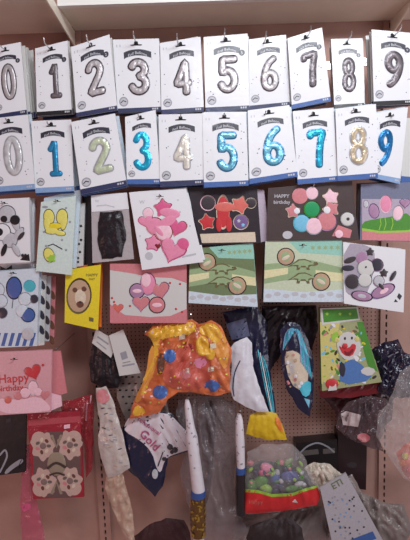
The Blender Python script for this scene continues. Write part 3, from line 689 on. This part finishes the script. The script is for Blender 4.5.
part(S, r, 'dark_patch', [(smooth_poly([(159, 350), (165, 354), (164, 374), (156, 374)], 1), brown)])  # shade of the open gap put in as a brown patch
part(S, r, 'dark_patch', [(smooth_poly([(184, 340), (194, 346), (192, 358), (182, 356)], 1), deepred)])
for x, y, a, b in ((170, 356, 6, 7), (160, 392, 7.5, 7), (212, 386, 7.5, 6)):
    P3(S, r, 'blue_balloon_print', x, y, a, mat('blue_gloss', (70, 110, 180), rough=.25, coat=.5), sy=b, top=.004)
P3(S, r, 'yellow_balloon_print', 202, 346, 7, YE, sy=10, top=.004); P3(S, r, 'yellow_balloon_print', 210, 354, 5, YE, sy=6, top=.003)
part(S, r, 'pink_print', [(smooth_poly([(160, 380), (172, 352), (190, 342), (206, 352), (214, 372), (204, 390), (176, 390)], 1), P_('pinkish_orange', (196, 92, 74))), (smooth_poly([(174, 366), (186, 360), (194, 364), (199, 372), (196, 384), (186, 388), (176, 378)], 1), salmon), (smooth_poly([(192, 360), (204, 357), (208, 364), (198, 370)], 1), pink), (smooth_poly([(178, 372), (188, 368), (192, 376), (184, 380)], 1), rose)], .002)
mb = MB(); rnd = random.Random(3)
for _ in range(110):
    x, y = rnd.uniform(135, 230), rnd.uniform(325, 415)
    if inside((x, y), S.o) and dist_poly((x, y), S.o) > 3: dec(mb, S, place(ell(n=6), x, y, rnd.uniform(.7, 1.3)), rnd.choice([paleyellow, palepink, beige, yellow]), .003, 2)
for x, y in ((182, 337), (213, 346), (211, 369), (186, 371)): dec(mb, S, [(x - 3, y - 2), (x + 3, y - 3), (x + 3, y + 2), (x - 3, y + 3)], beige, .0035)
o = mb.build('confetti_print', r); o['kind'] = 'stuff'
# navy pack behind, cap and strap
DN = mat('navy_plastic', (26, 28, 58), rough=.3, coat=.4, bump=.6)
S, r = bag('foil_balloon_bag', 'dark navy bag with cyan stripes behind the white bag', 'bag', [(222, 312), (256, 306), (266, 320), (268, 350), (276, 414), (268, 416), (254, 386), (244, 352), (232, 340)], .12, DN, .012, .005)
CY = mat('cyan_foil', (70, 184, 206), rough=.25, metal=.2, coat=.4, bump=.4)
mb = MB()
for k in range(4): stroke(mb, S, catmull([(258 + k * 2, 350 + k * 3), (262 + k * 2, 372), (267 + k * 1.7, 396), (271 + k, 412)], 4), 1.1, CY if k != 1 else white, .002, .001)
mb.build('cyan_stripes', r); part(S, r, 'grey_window', [([(226, 324), (246, 318), (250, 336), (232, 340)], P_('murk', (96, 100, 128)))])
S, r = bag('white_bag', 'plain white bag with a dark strap right of the orange bag', 'bag', [(229, 350), (234, 343), (247, 337), (252, 343), (253, 366), (260, 388), (269, 412), (258, 412), (246, 407), (234, 400), (230, 388), (232, 366)], .17, mat('white_plastic', (214, 212, 220), rough=.4, coat=.3, bump=.4), .014, .003)
mb = MB(); stroke(mb, S, catmull([(240, 361), (235, 372), (233, 386), (234, 396)], 4), 1.2, navy, .001, .0012); mb.build('strap', r)
# S cyan ribboned pack
S, r = bag('foil_balloon_bag', 'leaf shaped navy pack with cyan ribbons at the top and a beige middle', 'bag', [(280, 330), (289, 322), (300, 325), (308, 340), (314, 364), (314, 388), (310, 417), (298, 408), (286, 388), (281, 360)], .15, DN, .014, .004, step=2.2)
part(S, r, 'beige_picture', [(smooth_poly([(283, 352), (296, 350), (306, 362), (309, 380), (303, 392), (290, 384)], 1), beige), (smooth_poly([(288, 362), (294, 360), (296, 372), (290, 374)], 1), offwhite), (smooth_poly([(298, 386), (311, 379), (311, 394), (304, 398)], 1), cyan), (smooth_poly([(304, 398), (310, 400), (309, 408)], 0), skyb)])
mb = MB()
for k in range(9): stroke(mb, S, catmull([(283 + k * 1.2, 350 - k * 2), (286 + k * 1.2, 333 - k * .5), (294 + k * .8, 329 + k * .6), (300 + k * 1.0, 344 + k * 1.5), (301 + k * 1.3, 362 + k * 2)], 4), .95, CY if k % 3 else paleblue, .002, .001)
mb.build('cyan_ribbons', r)
mb = MB(); rnd = random.Random(8)
for _ in range(16): dec(mb, S, place(ell(n=8), rnd.uniform(286, 305), rnd.uniform(354, 388), rnd.uniform(.8, 2)), rnd.choice([tan, white, grey, rose]), .0028, 1.2)
o = mb.build('spotted_print', r); o['kind'] = 'stuff'
S, r = bag('foil_balloon_bag', 'black bag hanging behind the leaf shaped navy pack', 'bag', [(262, 306), (316, 305), (318, 330), (312, 350), (284, 350), (270, 372), (262, 340)], .09, mat('black_plastic', (34, 26, 34), rough=.3, coat=.4, bump=.7), .01, .006)
# T clown pack
S = Flat([(320, 308.4), (357.6, 307), (382, 382), (322, 391)], .165)
root = thing('party_bag', 'clear bag with a smiling clown and a green header card', 'bag', base_loc(S))
mb = MB(); cardbox(mb, S, S.q, .02, P_('clown_ground', (160, 164, 120)), green)
dec(mb, S, [(320, 322), (340, 322), (336, 345), (340, 365), (332, 380), (321.5, 384)], P_('clown_yellow', (206, 196, 120)), .0004)
dec(mb, S, [(357, 322), (363, 322), (378, 372), (368, 366), (362, 345)], green, .0004)
rnd = random.Random(5)
for k in range(150):
    x, y = rnd.uniform(322, 377), rnd.uniform(325, 386)
    if inside((x, y), [(323, 325), (358, 324), (379, 380), (324, 388)]): dec(mb, S, place(ell(.6, 1.2, 7), x, y, rnd.uniform(.8, 2.6), rnd.uniform(0, 180)), rnd.choice([olive, lime, skyb, rose, yellow, white, green, green, charcoal, grey]), .0006 + k * 1e-6)
mb.build('bag', root)
mb = MB(); dec(mb, S, [(320, 308.4), (357.6, 307), (360, 320), (322, 325)], offwhite, .001); dec(mb, S, [(322.5, 309.4), (356.5, 308.4), (358.5, 318.5), (323.8, 322.5)], green, .0016)
for x in (327, 340, 350): dec(mb, S, place(star(), x, 314, 2), lime, .002)
mb.build('header_card', root)
mb = MB(); dec(mb, S, smooth_poly([(336, 338), (346, 331), (356, 334), (362, 346), (357, 358), (346, 361), (338, 352)], 1), offwhite, .001)
dec(mb, S, smooth_poly([(338, 345), (343, 355), (352, 357), (357, 346), (353, 343), (349, 348), (343, 348)], 1), red, .0018)
dec(mb, S, smooth_poly([(344, 350), (348, 353), (353, 348), (354, 351), (349, 356), (345, 355)], 1), deepred, .0024)
dome(mb, S, place(ell(), 345, 346, 2.8), red, .0024, .003); dec(mb, S, place(ell(), 345, 338.5, 1, 0, 1.5), charcoal, .002); dec(mb, S, place(ell(), 352, 338, 1, 0, 1.5), charcoal, .002)
for x, y in ((340, 333), (337, 340), (357, 339)): dome(mb, S, place(ell(), x, y, 2.6), P_('clown_yellow', (206, 196, 120)), .0012, .001)
mb.build('clown_face', root)
mb = MB(); dec(mb, S, smooth_poly([(340, 366), (352, 358), (364, 366), (374, 380), (340, 386)], 1), P_('clown_blue', (80, 120, 180)), .001)
dec(mb, S, smooth_poly([(340, 360), (346, 366), (344, 378), (339, 374)], 1), slate, .0016); o2 = MB(); dec(o2, S, smooth_poly([(330, 336), (338, 330), (340, 338), (334, 344)], 1), lime, .001); o2.build('green_hat', root)
dec(mb, S, smooth_poly([(359, 372), (366, 366), (377, 370), (370, 377)], 1), offwhite, .0018); dec(mb, S, smooth_poly([(352, 355), (360, 357), (357, 363)], 1), white, .0018)
mb.build('clown_body', root)
mb = MB(); dome(mb, S, place(ell(), 332, 384, 6.5, 0, 5.5), red, .001, .004); dec(mb, S, [(328, 391), (337, 390), (336, 384), (330, 384)], offwhite, .0045); mb.build('red_ball', root)
S, r = bag('party_bag', 'dark red bag bottom sticking out below the clown bag', 'bag', [(318, 386), (345, 386), (380, 380), (384, 392), (350, 398), (320, 397)], .13, mat('dark_red_plastic', (120, 26, 36), rough=.35, coat=.4, bump=.5), .01, .004)
# U navy bag right
S, r = bag('foil_balloon_bag', 'black and navy crumpled bag right of the clown bag', 'bag', [(371, 350), (384, 342), (398, 339), (404, 352), (414, 356), (414, 398), (396, 398), (378, 392), (380, 372)], .14, mat('navy_foil', (30, 28, 52), rough=.25, metal=.2, coat=.5, bump=1), .02, .012, wscale=6)
mb = MB()
for a in ([(378, 362), (388, 357), (398, 352)], [(384, 366), (390, 372), (398, 368)], [(390, 376), (396, 372), (402, 378)], [(386, 380), (392, 386)]): stroke(mb, S, a, 1.3, grey, .002)
mb.build('pale_streaks', r)
# clear bags right
S, r = bag('clear_bag', 'big crumpled clear plastic bag with orange goods at the right edge', 'bag', [(400, 372), (414, 362), (416, 484), (404, 478), (390, 458), (376, 436), (378, 414), (388, 404)], .2, clear, .015, .014, wscale=6)
mb = MB(); Q = Soft([(396, 452), (416, 436), (416, 486), (404, 474)], .15, .014, .006); dec(mb, Q, Q.o, mat('orange_goods', (206, 84, 50), rough=.4, bump=.5), 0); mb.build('orange_contents', r, smooth=True)
for x, y, m_ in ((405, 456, yellow), (402, 463, orange), (409, 470, red)): P3(Q, r, 'round_sweet', x, y, 3.4, m_, top=.005)
S, r = bag('clear_bag', 'greyish clear bag with a white price square left of the big clear bag', 'bag', [(338, 414), (348, 402), (366, 396), (386, 398), (390, 414), (380, 440), (384, 452), (366, 446), (348, 438), (336, 428)], .12, smoke, .018, .012, wscale=6)
part(S, r, 'price_square', [([(341, 414), (346, 411), (361, 415), (358, 427), (343, 425)], mat('label_grey', (196, 178, 178), rough=.5))], .004)
part(S, r, 'pink_print', [(smooth_poly([(355, 436), (364, 432), (372, 438), (364, 444)], 1), rose)], .003)
S, r = bag('foil_balloon_bag', 'dark maroon bag behind the greyish clear bag with the price square', 'bag', [(322, 396), (344, 394), (378, 392), (394, 396), (392, 420), (372, 436), (352, 440), (338, 432), (336, 412)], .07, mat('maroon_plastic', (70, 34, 42), rough=.35, coat=.4, bump=.8), .014, .01)
# V red packets
S, r = bag('red_film_packet', 'crumpled red film packet beside the upper right of the lacy red packet', 'packet', [(60, 402), (78, 398), (92, 394), (94, 412), (92, 470), (86, 478), (84, 440), (64, 420)], .13, redfilm, .012, .008, wscale=6, step=2.2)
mb = MB()
for a in ([(65, 414), (76, 427)], [(71, 410), (74, 416)], [(76, 409), (79, 414)], [(87, 401), (86, 420)], [(91, 396), (90, 403)]): stroke(mb, S, a, 1.6, palepink, .002)
mb.build('white_marks', r)
S = Flat([(27, 414), (80, 411), (84, 497), (33, 499)], .165)
root = thing('red_film_packet', 'red packet with a lacy beige picture and grey centre, lower left', 'packet', base_loc(S))
mb = MB(); cardbox(mb, S, S.q, .008, mat('red_plastic', (158, 34, 52), rough=.3, coat=.5, bump=.7)); dec(mb, S, [(28, 420), (80.5, 416), (80.7, 422), (28.5, 426)], P_('brick', (180, 74, 84)), .0006)
mb.build('packet', root)
mb = MB(); lace = P_('lace', (196, 166, 156)); dec(mb, S, smooth_poly([(33, 434), (56, 431), (79, 432), (81, 464), (80, 496), (57, 498), (35, 496), (33, 465)], 1), P_('grey_olive', (104, 80, 78)), .0008)
for cx, cy in ((43, 446), (70, 445), (44, 482), (70, 481)):
    sc_ = [((1 + .13 * math.cos(7 * t)) * math.cos(t), (1.2 + .15 * math.cos(7 * t)) * math.sin(t)) for t in [i * 2 * math.pi / 36 for i in range(36)]]
    dec(mb, S, place(sc_, cx, cy, 11.6, 10), lace, .0012)
    dec(mb, S, place(ell(), cx + (4 if cx > 56 else -4), cy + (7 if cy > 464 else -7), 7.5), lace, .0013)
    for k in range(7): dec(mb, S, place(ell(.7, 1, 10), cx + 5.8 * math.cos(k * .9), cy + 6.4 * math.sin(k * .9), 2.3, k * 52 + 90), [P_('leaf_grey', (104, 96, 88)), beige, brown, rose][k % 4], .0016)
    dome(mb, S, place(ell(), cx, cy, 3.2), P_('lace_grey', (130, 110, 106)), .0016, .001)
mb.build('lacy_picture', root)
mb = MB(); dome(mb, S, place(smooth_poly([(-1, .1), (-.55, .9), (.55, .9), (1, .1), (.8, -.6), (0, -1), (-.8, -.6)], 1), 56.5, 464, 10, 0, 13), P_('stone', (150, 134, 116)), .002, .003)
stroke(mb, S, catmull([(48, 468), (56, 463), (65, 467)], 4), 2.6, P_('moss', (66, 52, 48)), .0055); stroke(mb, S, catmull([(50, 475), (57, 473), (64, 475)], 4), 1.8, P_('moss', (66, 52, 48)), .0045)
stroke(mb, S, [(52, 436), (56.5, 447), (61, 436)], 3, P_('stone', (150, 134, 116)), .002); stroke(mb, S, [(52, 493), (56.5, 482), (61, 493)], 3, P_('stone', (150, 134, 116)), .002); mb.build('grey_figure', root)
mb = MB(); dec(mb, S, [(64, 425), (70, 424), (70, 428), (64, 429)], palepink, .001); mb.build('price_sticker', root)
S, r = bag('pink_film_streamer', 'transparent pink film hanging down left of the lacy red packet', 'streamer', [(24, 446), (31, 444), (33, 470), (37, 500), (46, 545), (22, 545), (20, 500), (22, 470)], .14, pinkfilm, .01, .006, wscale=5)
part(S, r, 'pink_seal', [(smooth_poly([(20, 505), (30, 503), (31, 509), (22, 512)], 1), hotpink)])
# W black card
S = Flat([(-6, 415), (26, 413), (25, 472), (-6, 476)], .16); root = thing('balloon_set_packet', 'black packet with a grey curl at the lower left edge', 'balloon packet', base_loc(S))
mb = MB(); cardbox(mb, S, S.q, .01, P_('pitch', (20, 14, 18))); 
dec(mb, S, smooth_poly([(4, 472), (12, 464), (22, 458), (24, 462), (14, 468), (6, 475)], 1), grey, .0006); stroke(mb, S, catmull([(0, 455), (5, 450), (7, 456), (4, 464), (0, 472)], 4), 1.8, grey, .0006)
dec(mb, S, [(6, 419), (11, 418), (11, 422), (6, 423)], slate); mb.build('card', root)
mb = MB(); rod(mb, [S.P(17, 470, .006), S.P(21, 461, .02), S.P(27, 451, .035)], .0012, blk); o = mb.build('display_hook'); tag(o, 'thin black wire in front of the black packet with the grey curl', 'hook')
# X patterned white sleeve with clear golden tail
S, r = bag('patterned_sleeve', 'long white printed sleeve hanging left of the navy and white pack', 'bag', [(96, 388), (106, 386), (113, 400), (117, 415), (123, 434), (130, 468), (121, 474), (108, 478), (101, 458), (98, 440), (100, 425), (97, 404)], .165, mat('white_film', (196, 184, 178), rough=.3, coat=.5, bump=.6), .012, .005, wscale=6, step=2.2)
mb = MB(); rnd = random.Random(9)
for _ in range(70):
    x, y = rnd.uniform(96, 128), rnd.uniform(392, 470)
    if inside((x, y), S.o) and dist_poly((x, y), S.o) > 3: stroke(mb, S, [(x - 1.6, y + rnd.uniform(-1, 1)), (x + 1.6, y + rnd.uniform(-1, 1))], .8, rnd.choice([grey, tan, grey, slate]), .001)
mb.build('grey_print', r)
part(S, r, 'pinkish_top', [(smooth_poly([(96, 391), (105, 388), (111, 398), (105, 404), (97, 402)], 1), rose)], .002)
mb = MB(); Q = Soft([(106, 476), (122, 472), (127, 490), (133, 515), (135, 545), (129, 545), (112, 508), (105, 488)], .155, .012, .01, wscale=4, step=2); dec(mb, Q, Q.o, film('gold', (226, 196, 170), .55), 0); mb.build('clear_tail', r, smooth=True)
# Y navy/white pack
S, r = bag('printed_pack', 'navy and white pack with slanting magenta lettering', 'bag', [(122, 428), (130, 415), (150, 410), (172, 413), (184, 428), (194, 436), (193, 450), (180, 454), (168, 458), (163, 486), (155, 497), (146, 488), (138, 478), (128, 470), (122, 448)], .15, DN, .016, .005, step=2.2)
part(S, r, 'white_face', [(smooth_poly([(124, 425), (130, 416), (150, 411), (171, 414.5), (183, 428), (192.5, 436), (192, 449), (178, 453), (168, 457), (164, 462), (161, 473), (157, 470), (152, 452), (140, 440), (125, 432)], 1), mat('pack_white', (214, 204, 210), rough=.4, coat=.3, bump=.3))])
mg = P_('magenta', (180, 74, 120))
mb = MB(); text(mb, S, 'Professional', 148, 425, 6.2, mg, rot=-36, h=.005); text(mb, S, 'Gold', 150, 440, 12, mg, rot=-46, h=.005, sx=1); mb.build('magenta_lettering', r)
mb = MB()
for x, y, s_ in ((170, 447, 3), (175, 450, 3), (172, 452, 2), (164, 459, 2)): dec(mb, S, place(ell(), x, y, s_), charcoal, .003)
stroke(mb, S, [(158, 466), (163, 452), (168, 456)], 1.2, slate, .003); dec(mb, S, place(ell(), 155, 474, 3, 0, 5), lgrey, .004); mb.build('small_pictures', r)
# grey clear bag around tubes
S, r = bag('clear_bag', 'tall grey see-through bag hanging behind the two party poppers', 'bag', [(178, 400), (198, 396), (222, 398), (236, 404), (236, 440), (234, 480), (240, 512), (250, 536), (206, 545), (186, 500), (180, 470), (188, 440), (176, 415)], .11, film('haze', (150, 138, 142), .42), .02, .012, wscale=12)
part(S, r, 'dark_inside', [(smooth_poly([(197, 402), (217, 400), (215, 440), (209, 505), (200, 500), (203, 450)], 1), mat('dark_patch', (66, 52, 54), rough=.4, coat=.4, bump=.5))], -.012)
# party poppers
def popper(label, axis, body, bodym, tail):
    (x0, y0), (x1, y1), d = axis
    root = thing('party_popper', label, 'party popper', W(x1, body[1], d), 'party poppers')
    def lathe(prof, m, name, dots=None):
        mb = MB(); n = 16; vs = []
        for x, y, r_ in prof:
            c = W(x, y, d)
            vs += [c + Vector((r_ * MPP * math.cos(k * 2 * math.pi / n), r_ * MPP * math.sin(k * 2 * math.pi / n), 0)) for k in range(n)]
        mb.add(vs, [(i * n + k, i * n + (k + 1) % n, (i + 1) * n + (k + 1) % n, (i + 1) * n + k) for i in range(len(prof) - 1) for k in range(n)], m)
        mb.add(vs[:n], [tuple(range(n))], m); mb.add(vs[-n:], [tuple(range(n))[::-1]], m)
        if dots:
            for (u, v) in dots:
                i = min(int(v * (len(prof) - 1)), len(prof) - 2); f = v * (len(prof) - 1) - i
                x = prof[i][0] * (1 - f) + prof[i + 1][0] * f; y = prof[i][1] * (1 - f) + prof[i + 1][1] * f; rr = (prof[i][2] * (1 - f) + prof[i + 1][2] * f) * MPP * 1.02
                c = W(x, y, d); a = -math.pi / 2 + u
                p = c + Vector((rr * math.cos(a), rr * math.sin(a), 0)); t = Vector((-math.sin(a), math.cos(a), 0)); z = Vector((0, 0, 1)); s_ = .0035
                mb.add([p - t * s_, p - z * s_, p + t * s_, p + z * s_], [(0, 1, 2, 3)], dots_m)
        return mb.build(name, root, smooth=True)
    wp = mat('popper_white', (222, 216, 222), rough=.4, coat=.3, bump=.3); dots_m = grey
    rnd = random.Random(int(x0))
    L = lambda t, r_: (x0 + (x1 - x0) * t, y0 + (y1 - y0) * t, r_)
    lathe([L(0, 2), L(.06, 3.4), L(.2, 4), L(.3, 4.6), L(.4, 6.2), L(.6, 6), L(1, 7)] if tail else [L(0, 2), L(.1, 4), L(.5, 5), L(1, 4.5)], wp, 'white_wrapper', [(rnd.uniform(-1, 1), rnd.uniform(.05, .95)) for _ in range(14)])
    k = 1 if tail else .65
    lathe([(x1, y1, 8 * k), (x1 - .5, y1 + 6, 8.2 * k)], mat('popper_blue', (50, 84, 150), rough=.35, coat=.4), 'blue_collar')
    b0, b1 = body
    lathe([(x1 - .5, b0, 8 * k), (x1 - .5, (b0 + b1) / 2, 8.6 * k), (x1, b1, 7.6 * k)], bodym, 'tube_body')
    if tail:
        lathe([(x1, b1, 6), (x1, b1 + 10, 6.5)], wp, 'end_cap')
        mb = MB(); rnd = random.Random(2); gd = mat('gold_confetti', (214, 176, 80), rough=.2, metal=.8)
        for _ in range(60):
            y = rnd.uniform(b0 + 1, b1 - 1); a = -math.pi / 2 + rnd.uniform(-1.3, 1.3); c = W(x1 - .4, y, d); rr = 8.9 * MPP
            p = c + Vector((rr * math.cos(a), rr * math.sin(a), 0)); t = Vector((-math.sin(a), math.cos(a), 0)) * rnd.uniform(.003, .006); z = Vector((0, rnd.uniform(-.002, 0), 1)) * rnd.uniform(.003, .006)
            q_ = rnd.uniform(0, 3); t2 = t * math.cos(q_) + z * math.sin(q_); z2 = z * math.cos(q_) - t * math.sin(q_)
            mb.add([p - t2, p - z2, p + t2, p + z2], [(0, 1, 2, 3)], gd)
        o = mb.build('gold_confetti', root); o['kind'] = 'stuff'
popper('white party popper with gold confetti in its clear tube', ((187, 400), (198.5, 490), .2), (496, 535), mat('gold_tube', (120, 84, 40), rough=.25, metal=.5, coat=.6, bump=.8), True)
popper('smaller party popper with a black tube beside the toy bag', ((239, 414), (241, 467), .16), (471, 514), mat('black_tube', (34, 26, 30), rough=.3, coat=.5), False)
# yellow pack and toy bag
S, r = bag('yellow_cloth', 'bright yellow folded pack below the white bag', 'bag', [(250, 415), (262, 410), (276, 413), (282, 424), (287, 440), (266, 440), (246, 434), (248, 424)], .15, mat('yellow_fabric', (214, 178, 30), rough=.5, bump=.5), .012, .006)
part(S, r, 'orange_fold', [(smooth_poly([(274, 414), (280, 418), (284, 434), (277, 428)], 1), orange)])
To = [(247, 452), (262, 444), (292, 444), (304, 456), (312, 476), (320, 496), (317, 505), (290, 510), (262, 513), (243, 514), (245, 488)]
S, r = bag('toy_bag', 'clear bag of green, pink and blue toys with a red lower panel', 'bag', To, .16, clear, .022, .006, 10)
Q = Soft([(246, 466), (262, 460), (290, 464), (306, 470), (316, 492), (300, 502), (262, 503), (244, 500)], .15, .012, .004)
mb = MB(); dec(mb, Q, Q.o, mat('toy_dark', (40, 58, 60), rough=.4, bump=.6), 0); mb.build('dark_backing', r, smooth=True)
rnd = random.Random(12)
for nm, x, y, a, b, m_, rt in [(['green_toy', 'blue_toy', 'white_toy', 'green_toy', 'pink_toy'][k % 5], rnd.uniform(250, 306), rnd.uniform(462, 492), rnd.uniform(2, 4), rnd.uniform(1.6, 3), [green, navy, lgrey, lime, rose][k % 5], rnd.uniform(0, 180)) for k in range(34)] + [('green_toy', 260, 482, 8, 6, green, 20), ('green_toy', 266, 489, 7, 5, lime, -20), ('green_toy', 252, 486, 5, 7, green, 0), ('pink_toy', 267, 468, 7, 5, pink, -30), ('pink_toy', 262, 473, 4, 3.4, hotpink, 0), ('blue_toy', 275, 477, 5, 7, blue, -20), ('blue_toy', 290, 476, 9, 6, P_('toy_blue', (70, 84, 150)), 0), ('white_toy', 277, 473, 3, 4, lgrey, 0), ('white_toy', 299, 484, 5, 3, lgrey, 20), ('green_toy', 292, 489, 7, 4, green, 10), ('green_toy', 288, 462, 6, 3, sage, 40), ('blue_toy', 278, 487, 6, 4, navy, 0)]:
    mb = MB(); dome(mb, Q, place(ell(), x, y, a, rt, b), m_, .004, .012); mb.build(nm, r, smooth=True)
part(S, r, 'red_panel', [([(244.5, 490), (258, 491), (272, 495), (292, 494), (306, 489), (317, 486), (320.5, 496), (317, 505), (290, 510), (262, 513), (243.5, 514)], P_('panel_red', (206, 40, 44))), ([(244.6, 489), (258, 490), (272, 494), (292, 493), (306, 488), (317, 485.5), (317.5, 487.5), (306, 491), (292, 496), (272, 497), (258, 493), (244.5, 492)], lime)], .002)
mb = MB(); text(mb, S, 'Happy', 256, 502, 5.5, salmon, h=.003); dec(mb, S, [(292, 502), (295, 499), (298, 503)], offwhite, .003); mb.build('panel_print', r)
# AD black box with arc
S = Flat([(296, 443), (337, 439), (339, 476), (297, 480)], .05); root = thing('black_box', 'black boxed item with a grey arc print below the perforated board', 'box', base_loc(S))
mb = MB(); cardbox(mb, S, S.q, .045, P_('box_black', (30, 24, 26))); stroke(mb, S, catmull([(301, 452), (308, 446), (318, 443), (328, 447), (334, 452)], 4), 1.6, grey, .0006)
dec(mb, S, [(300, 451), (318, 449), (319, 454), (301, 456)], P_('box_grey', (96, 88, 86)), .0005); dec(mb, S, [(323, 449), (335, 448), (335, 453), (323, 454)], P_('box_grey', (96, 88, 86)), .0005); mb.build('box', root)
S = Flat([(338, 432), (367, 440), (366, 490), (338, 486)], .05); mb = MB(); cardbox(mb, S, S.q, .045, P_('box_maroon', (46, 26, 30))); dec(mb, S, place(ell(), 352, 465, 5, 0, 3), charcoal)
tag(mb.build('maroon_box', origin=base_loc(S)), 'dark maroon box between the black box and the slotted upright', 'box')
# AC crumpled paper, text card, grey bags at the foot
S, r = bag('crumpled_bag', 'crumpled pale plastic bag right of the toy bag', 'bag', [(304, 468), (314, 462), (330, 464), (342, 474), (346, 490), (330, 500), (316, 488)], .14, mat('crumple', (214, 202, 186), rough=.3, coat=.5, bump=1), .018, .014, wscale=5)
S = Flat([(320, 488), (346, 473), (386, 546), (336, 560)], .175); root = thing('printed_sheet', 'tilted white printed packet with green lettering at the bottom right', 'packet', base_loc(S))
mb = MB(); cardbox(mb, S, S.q, .006, P_('sheet', (178, 174, 180)))
rnd = random.Random(4)
for _ in range(60):
    u, v = rnd.uniform(.1, .9), rnd.uniform(.1, .8); dec(mb, S, place(ell(n=7), *S.uv(u, v), 1), rnd.choice([grey, slate, paleblue]), .0006)
dec(mb, S, [S.uv(.3, .1), S.uv(.9, .12), S.uv(.9, .22), S.uv(.3, .2)], blue, .0007); mb.build('card', root)
mb = MB(); text(mb, S, 'ETI', 337, 484, 9, P_('dull_green', (110, 120, 84)), rot=30, h=.001); mb.build('green_lettering', root)
S, r = bag('crumpled_bag', 'grey crumpled plastic bag in the lower right corner', 'bag', [(342, 480), (352, 474), (362, 492), (384, 502), (404, 504), (412, 530), (404, 548), (380, 548), (366, 520)], .13, mat('grey_bag', (132, 120, 116), rough=.35, coat=.4, bump=.8), .02, .012, wscale=7)
S, r = bag('crumpled_bag', 'pale grey bag along the bottom below the toy bag', 'bag', [(236, 516), (256, 513), (290, 510), (322, 506), (336, 530), (340, 548), (236, 548), (232, 530)], .065, mat('grey_bag2', (150, 136, 134), rough=.35, coat=.4, bump=.8), .02, .01, wscale=8)
S, r = bag('dark_cloth', 'dark bundle lying on the pale grey bag at the bottom', 'bundle', [(250, 526), (266, 520), (290, 518), (302, 528), (306, 548), (250, 548), (246, 538)], .17, mat('dark_bundle', (46, 34, 36), rough=.6, bump=.6), .02, .006)
S, r = bag('dark_cloth', 'dark maroon bundle at the bottom left of the gold party popper', 'bundle', [(134, 536), (150, 524), (166, 518), (184, 520), (190, 532), (192, 550), (130, 550)], .12, mat('maroon_bundle', (62, 30, 34), rough=.7, bump=.6), .02, .006)
# more hooks in the lower area, white tipped
for x, y, d_, lb in ((191, 315, .2, 'small hook above the orange party bag'), (228, 309, .18, 'small hook above the navy and cyan bag'), (146, 332, .2, 'small hook at the left corner of the orange party bag'),
                     (57, 349, .19, 'small hook above the plain rose packet'), (187, 400, .19, 'small hook holding the gold party popper'), (240, 411, .18, 'small hook holding the black party popper')):
    mb = MB(); p = W(x, y, d_); rod(mb, [(p.x, -.001, p.z), (p.x, p.y, p.z), (p.x, p.y - .006, p.z + .003)], .002, steel); tag(mb.build('display_hook'), lb, 'hook', 'chrome hooks of the rack')

# ------------------------------------------------------------------ light
def area(name, loc, tgt, sx_, sy_, e, col):
    l = bpy.data.lights.new(name, 'AREA'); l.shape = 'RECTANGLE'; l.size = sx_; l.size_y = sy_; l.energy = e; l.color = col
    o = bpy.data.objects.new(name, l); C.objects.link(o); o.location = loc
    o.rotation_euler = (Vector(tgt) - Vector(loc)).to_track_quat('-Z', 'Y').to_euler(); return o
area('ceiling_lamp', (.5, -1.5, 2.4), (.1, 0, 1.4), 1.2, .3, 24, (.9, .95, 1))
area('side_fill', (2.7, -2.3, 1.0), (.1, 0, 1.7), 1.6, 1.6, 26, (.97, .95, 1))  # added fill lifting the packets and shelf underside, no known window
area('warm_fill', (-1.7, -1.7, .6), (-.3, 0, .9), .6, .6, 6, (1, .5, .45))  # added reddish fill tinting the lower left, no fixture of the shop
w = bpy.data.worlds.new('world'); bpy.context.scene.world = w; w.use_nodes = True
w.node_tree.nodes['Background'].inputs[0].default_value = (1, .74, .76, 1); w.node_tree.nodes['Background'].inputs[1].default_value = .2
sc = bpy.context.scene
sc.view_settings.view_transform = 'Standard'; sc.view_settings.look = 'None'; sc.view_settings.gamma = 1; sc.view_settings.exposure = 0
sc.view_settings.use_curve_mapping = False
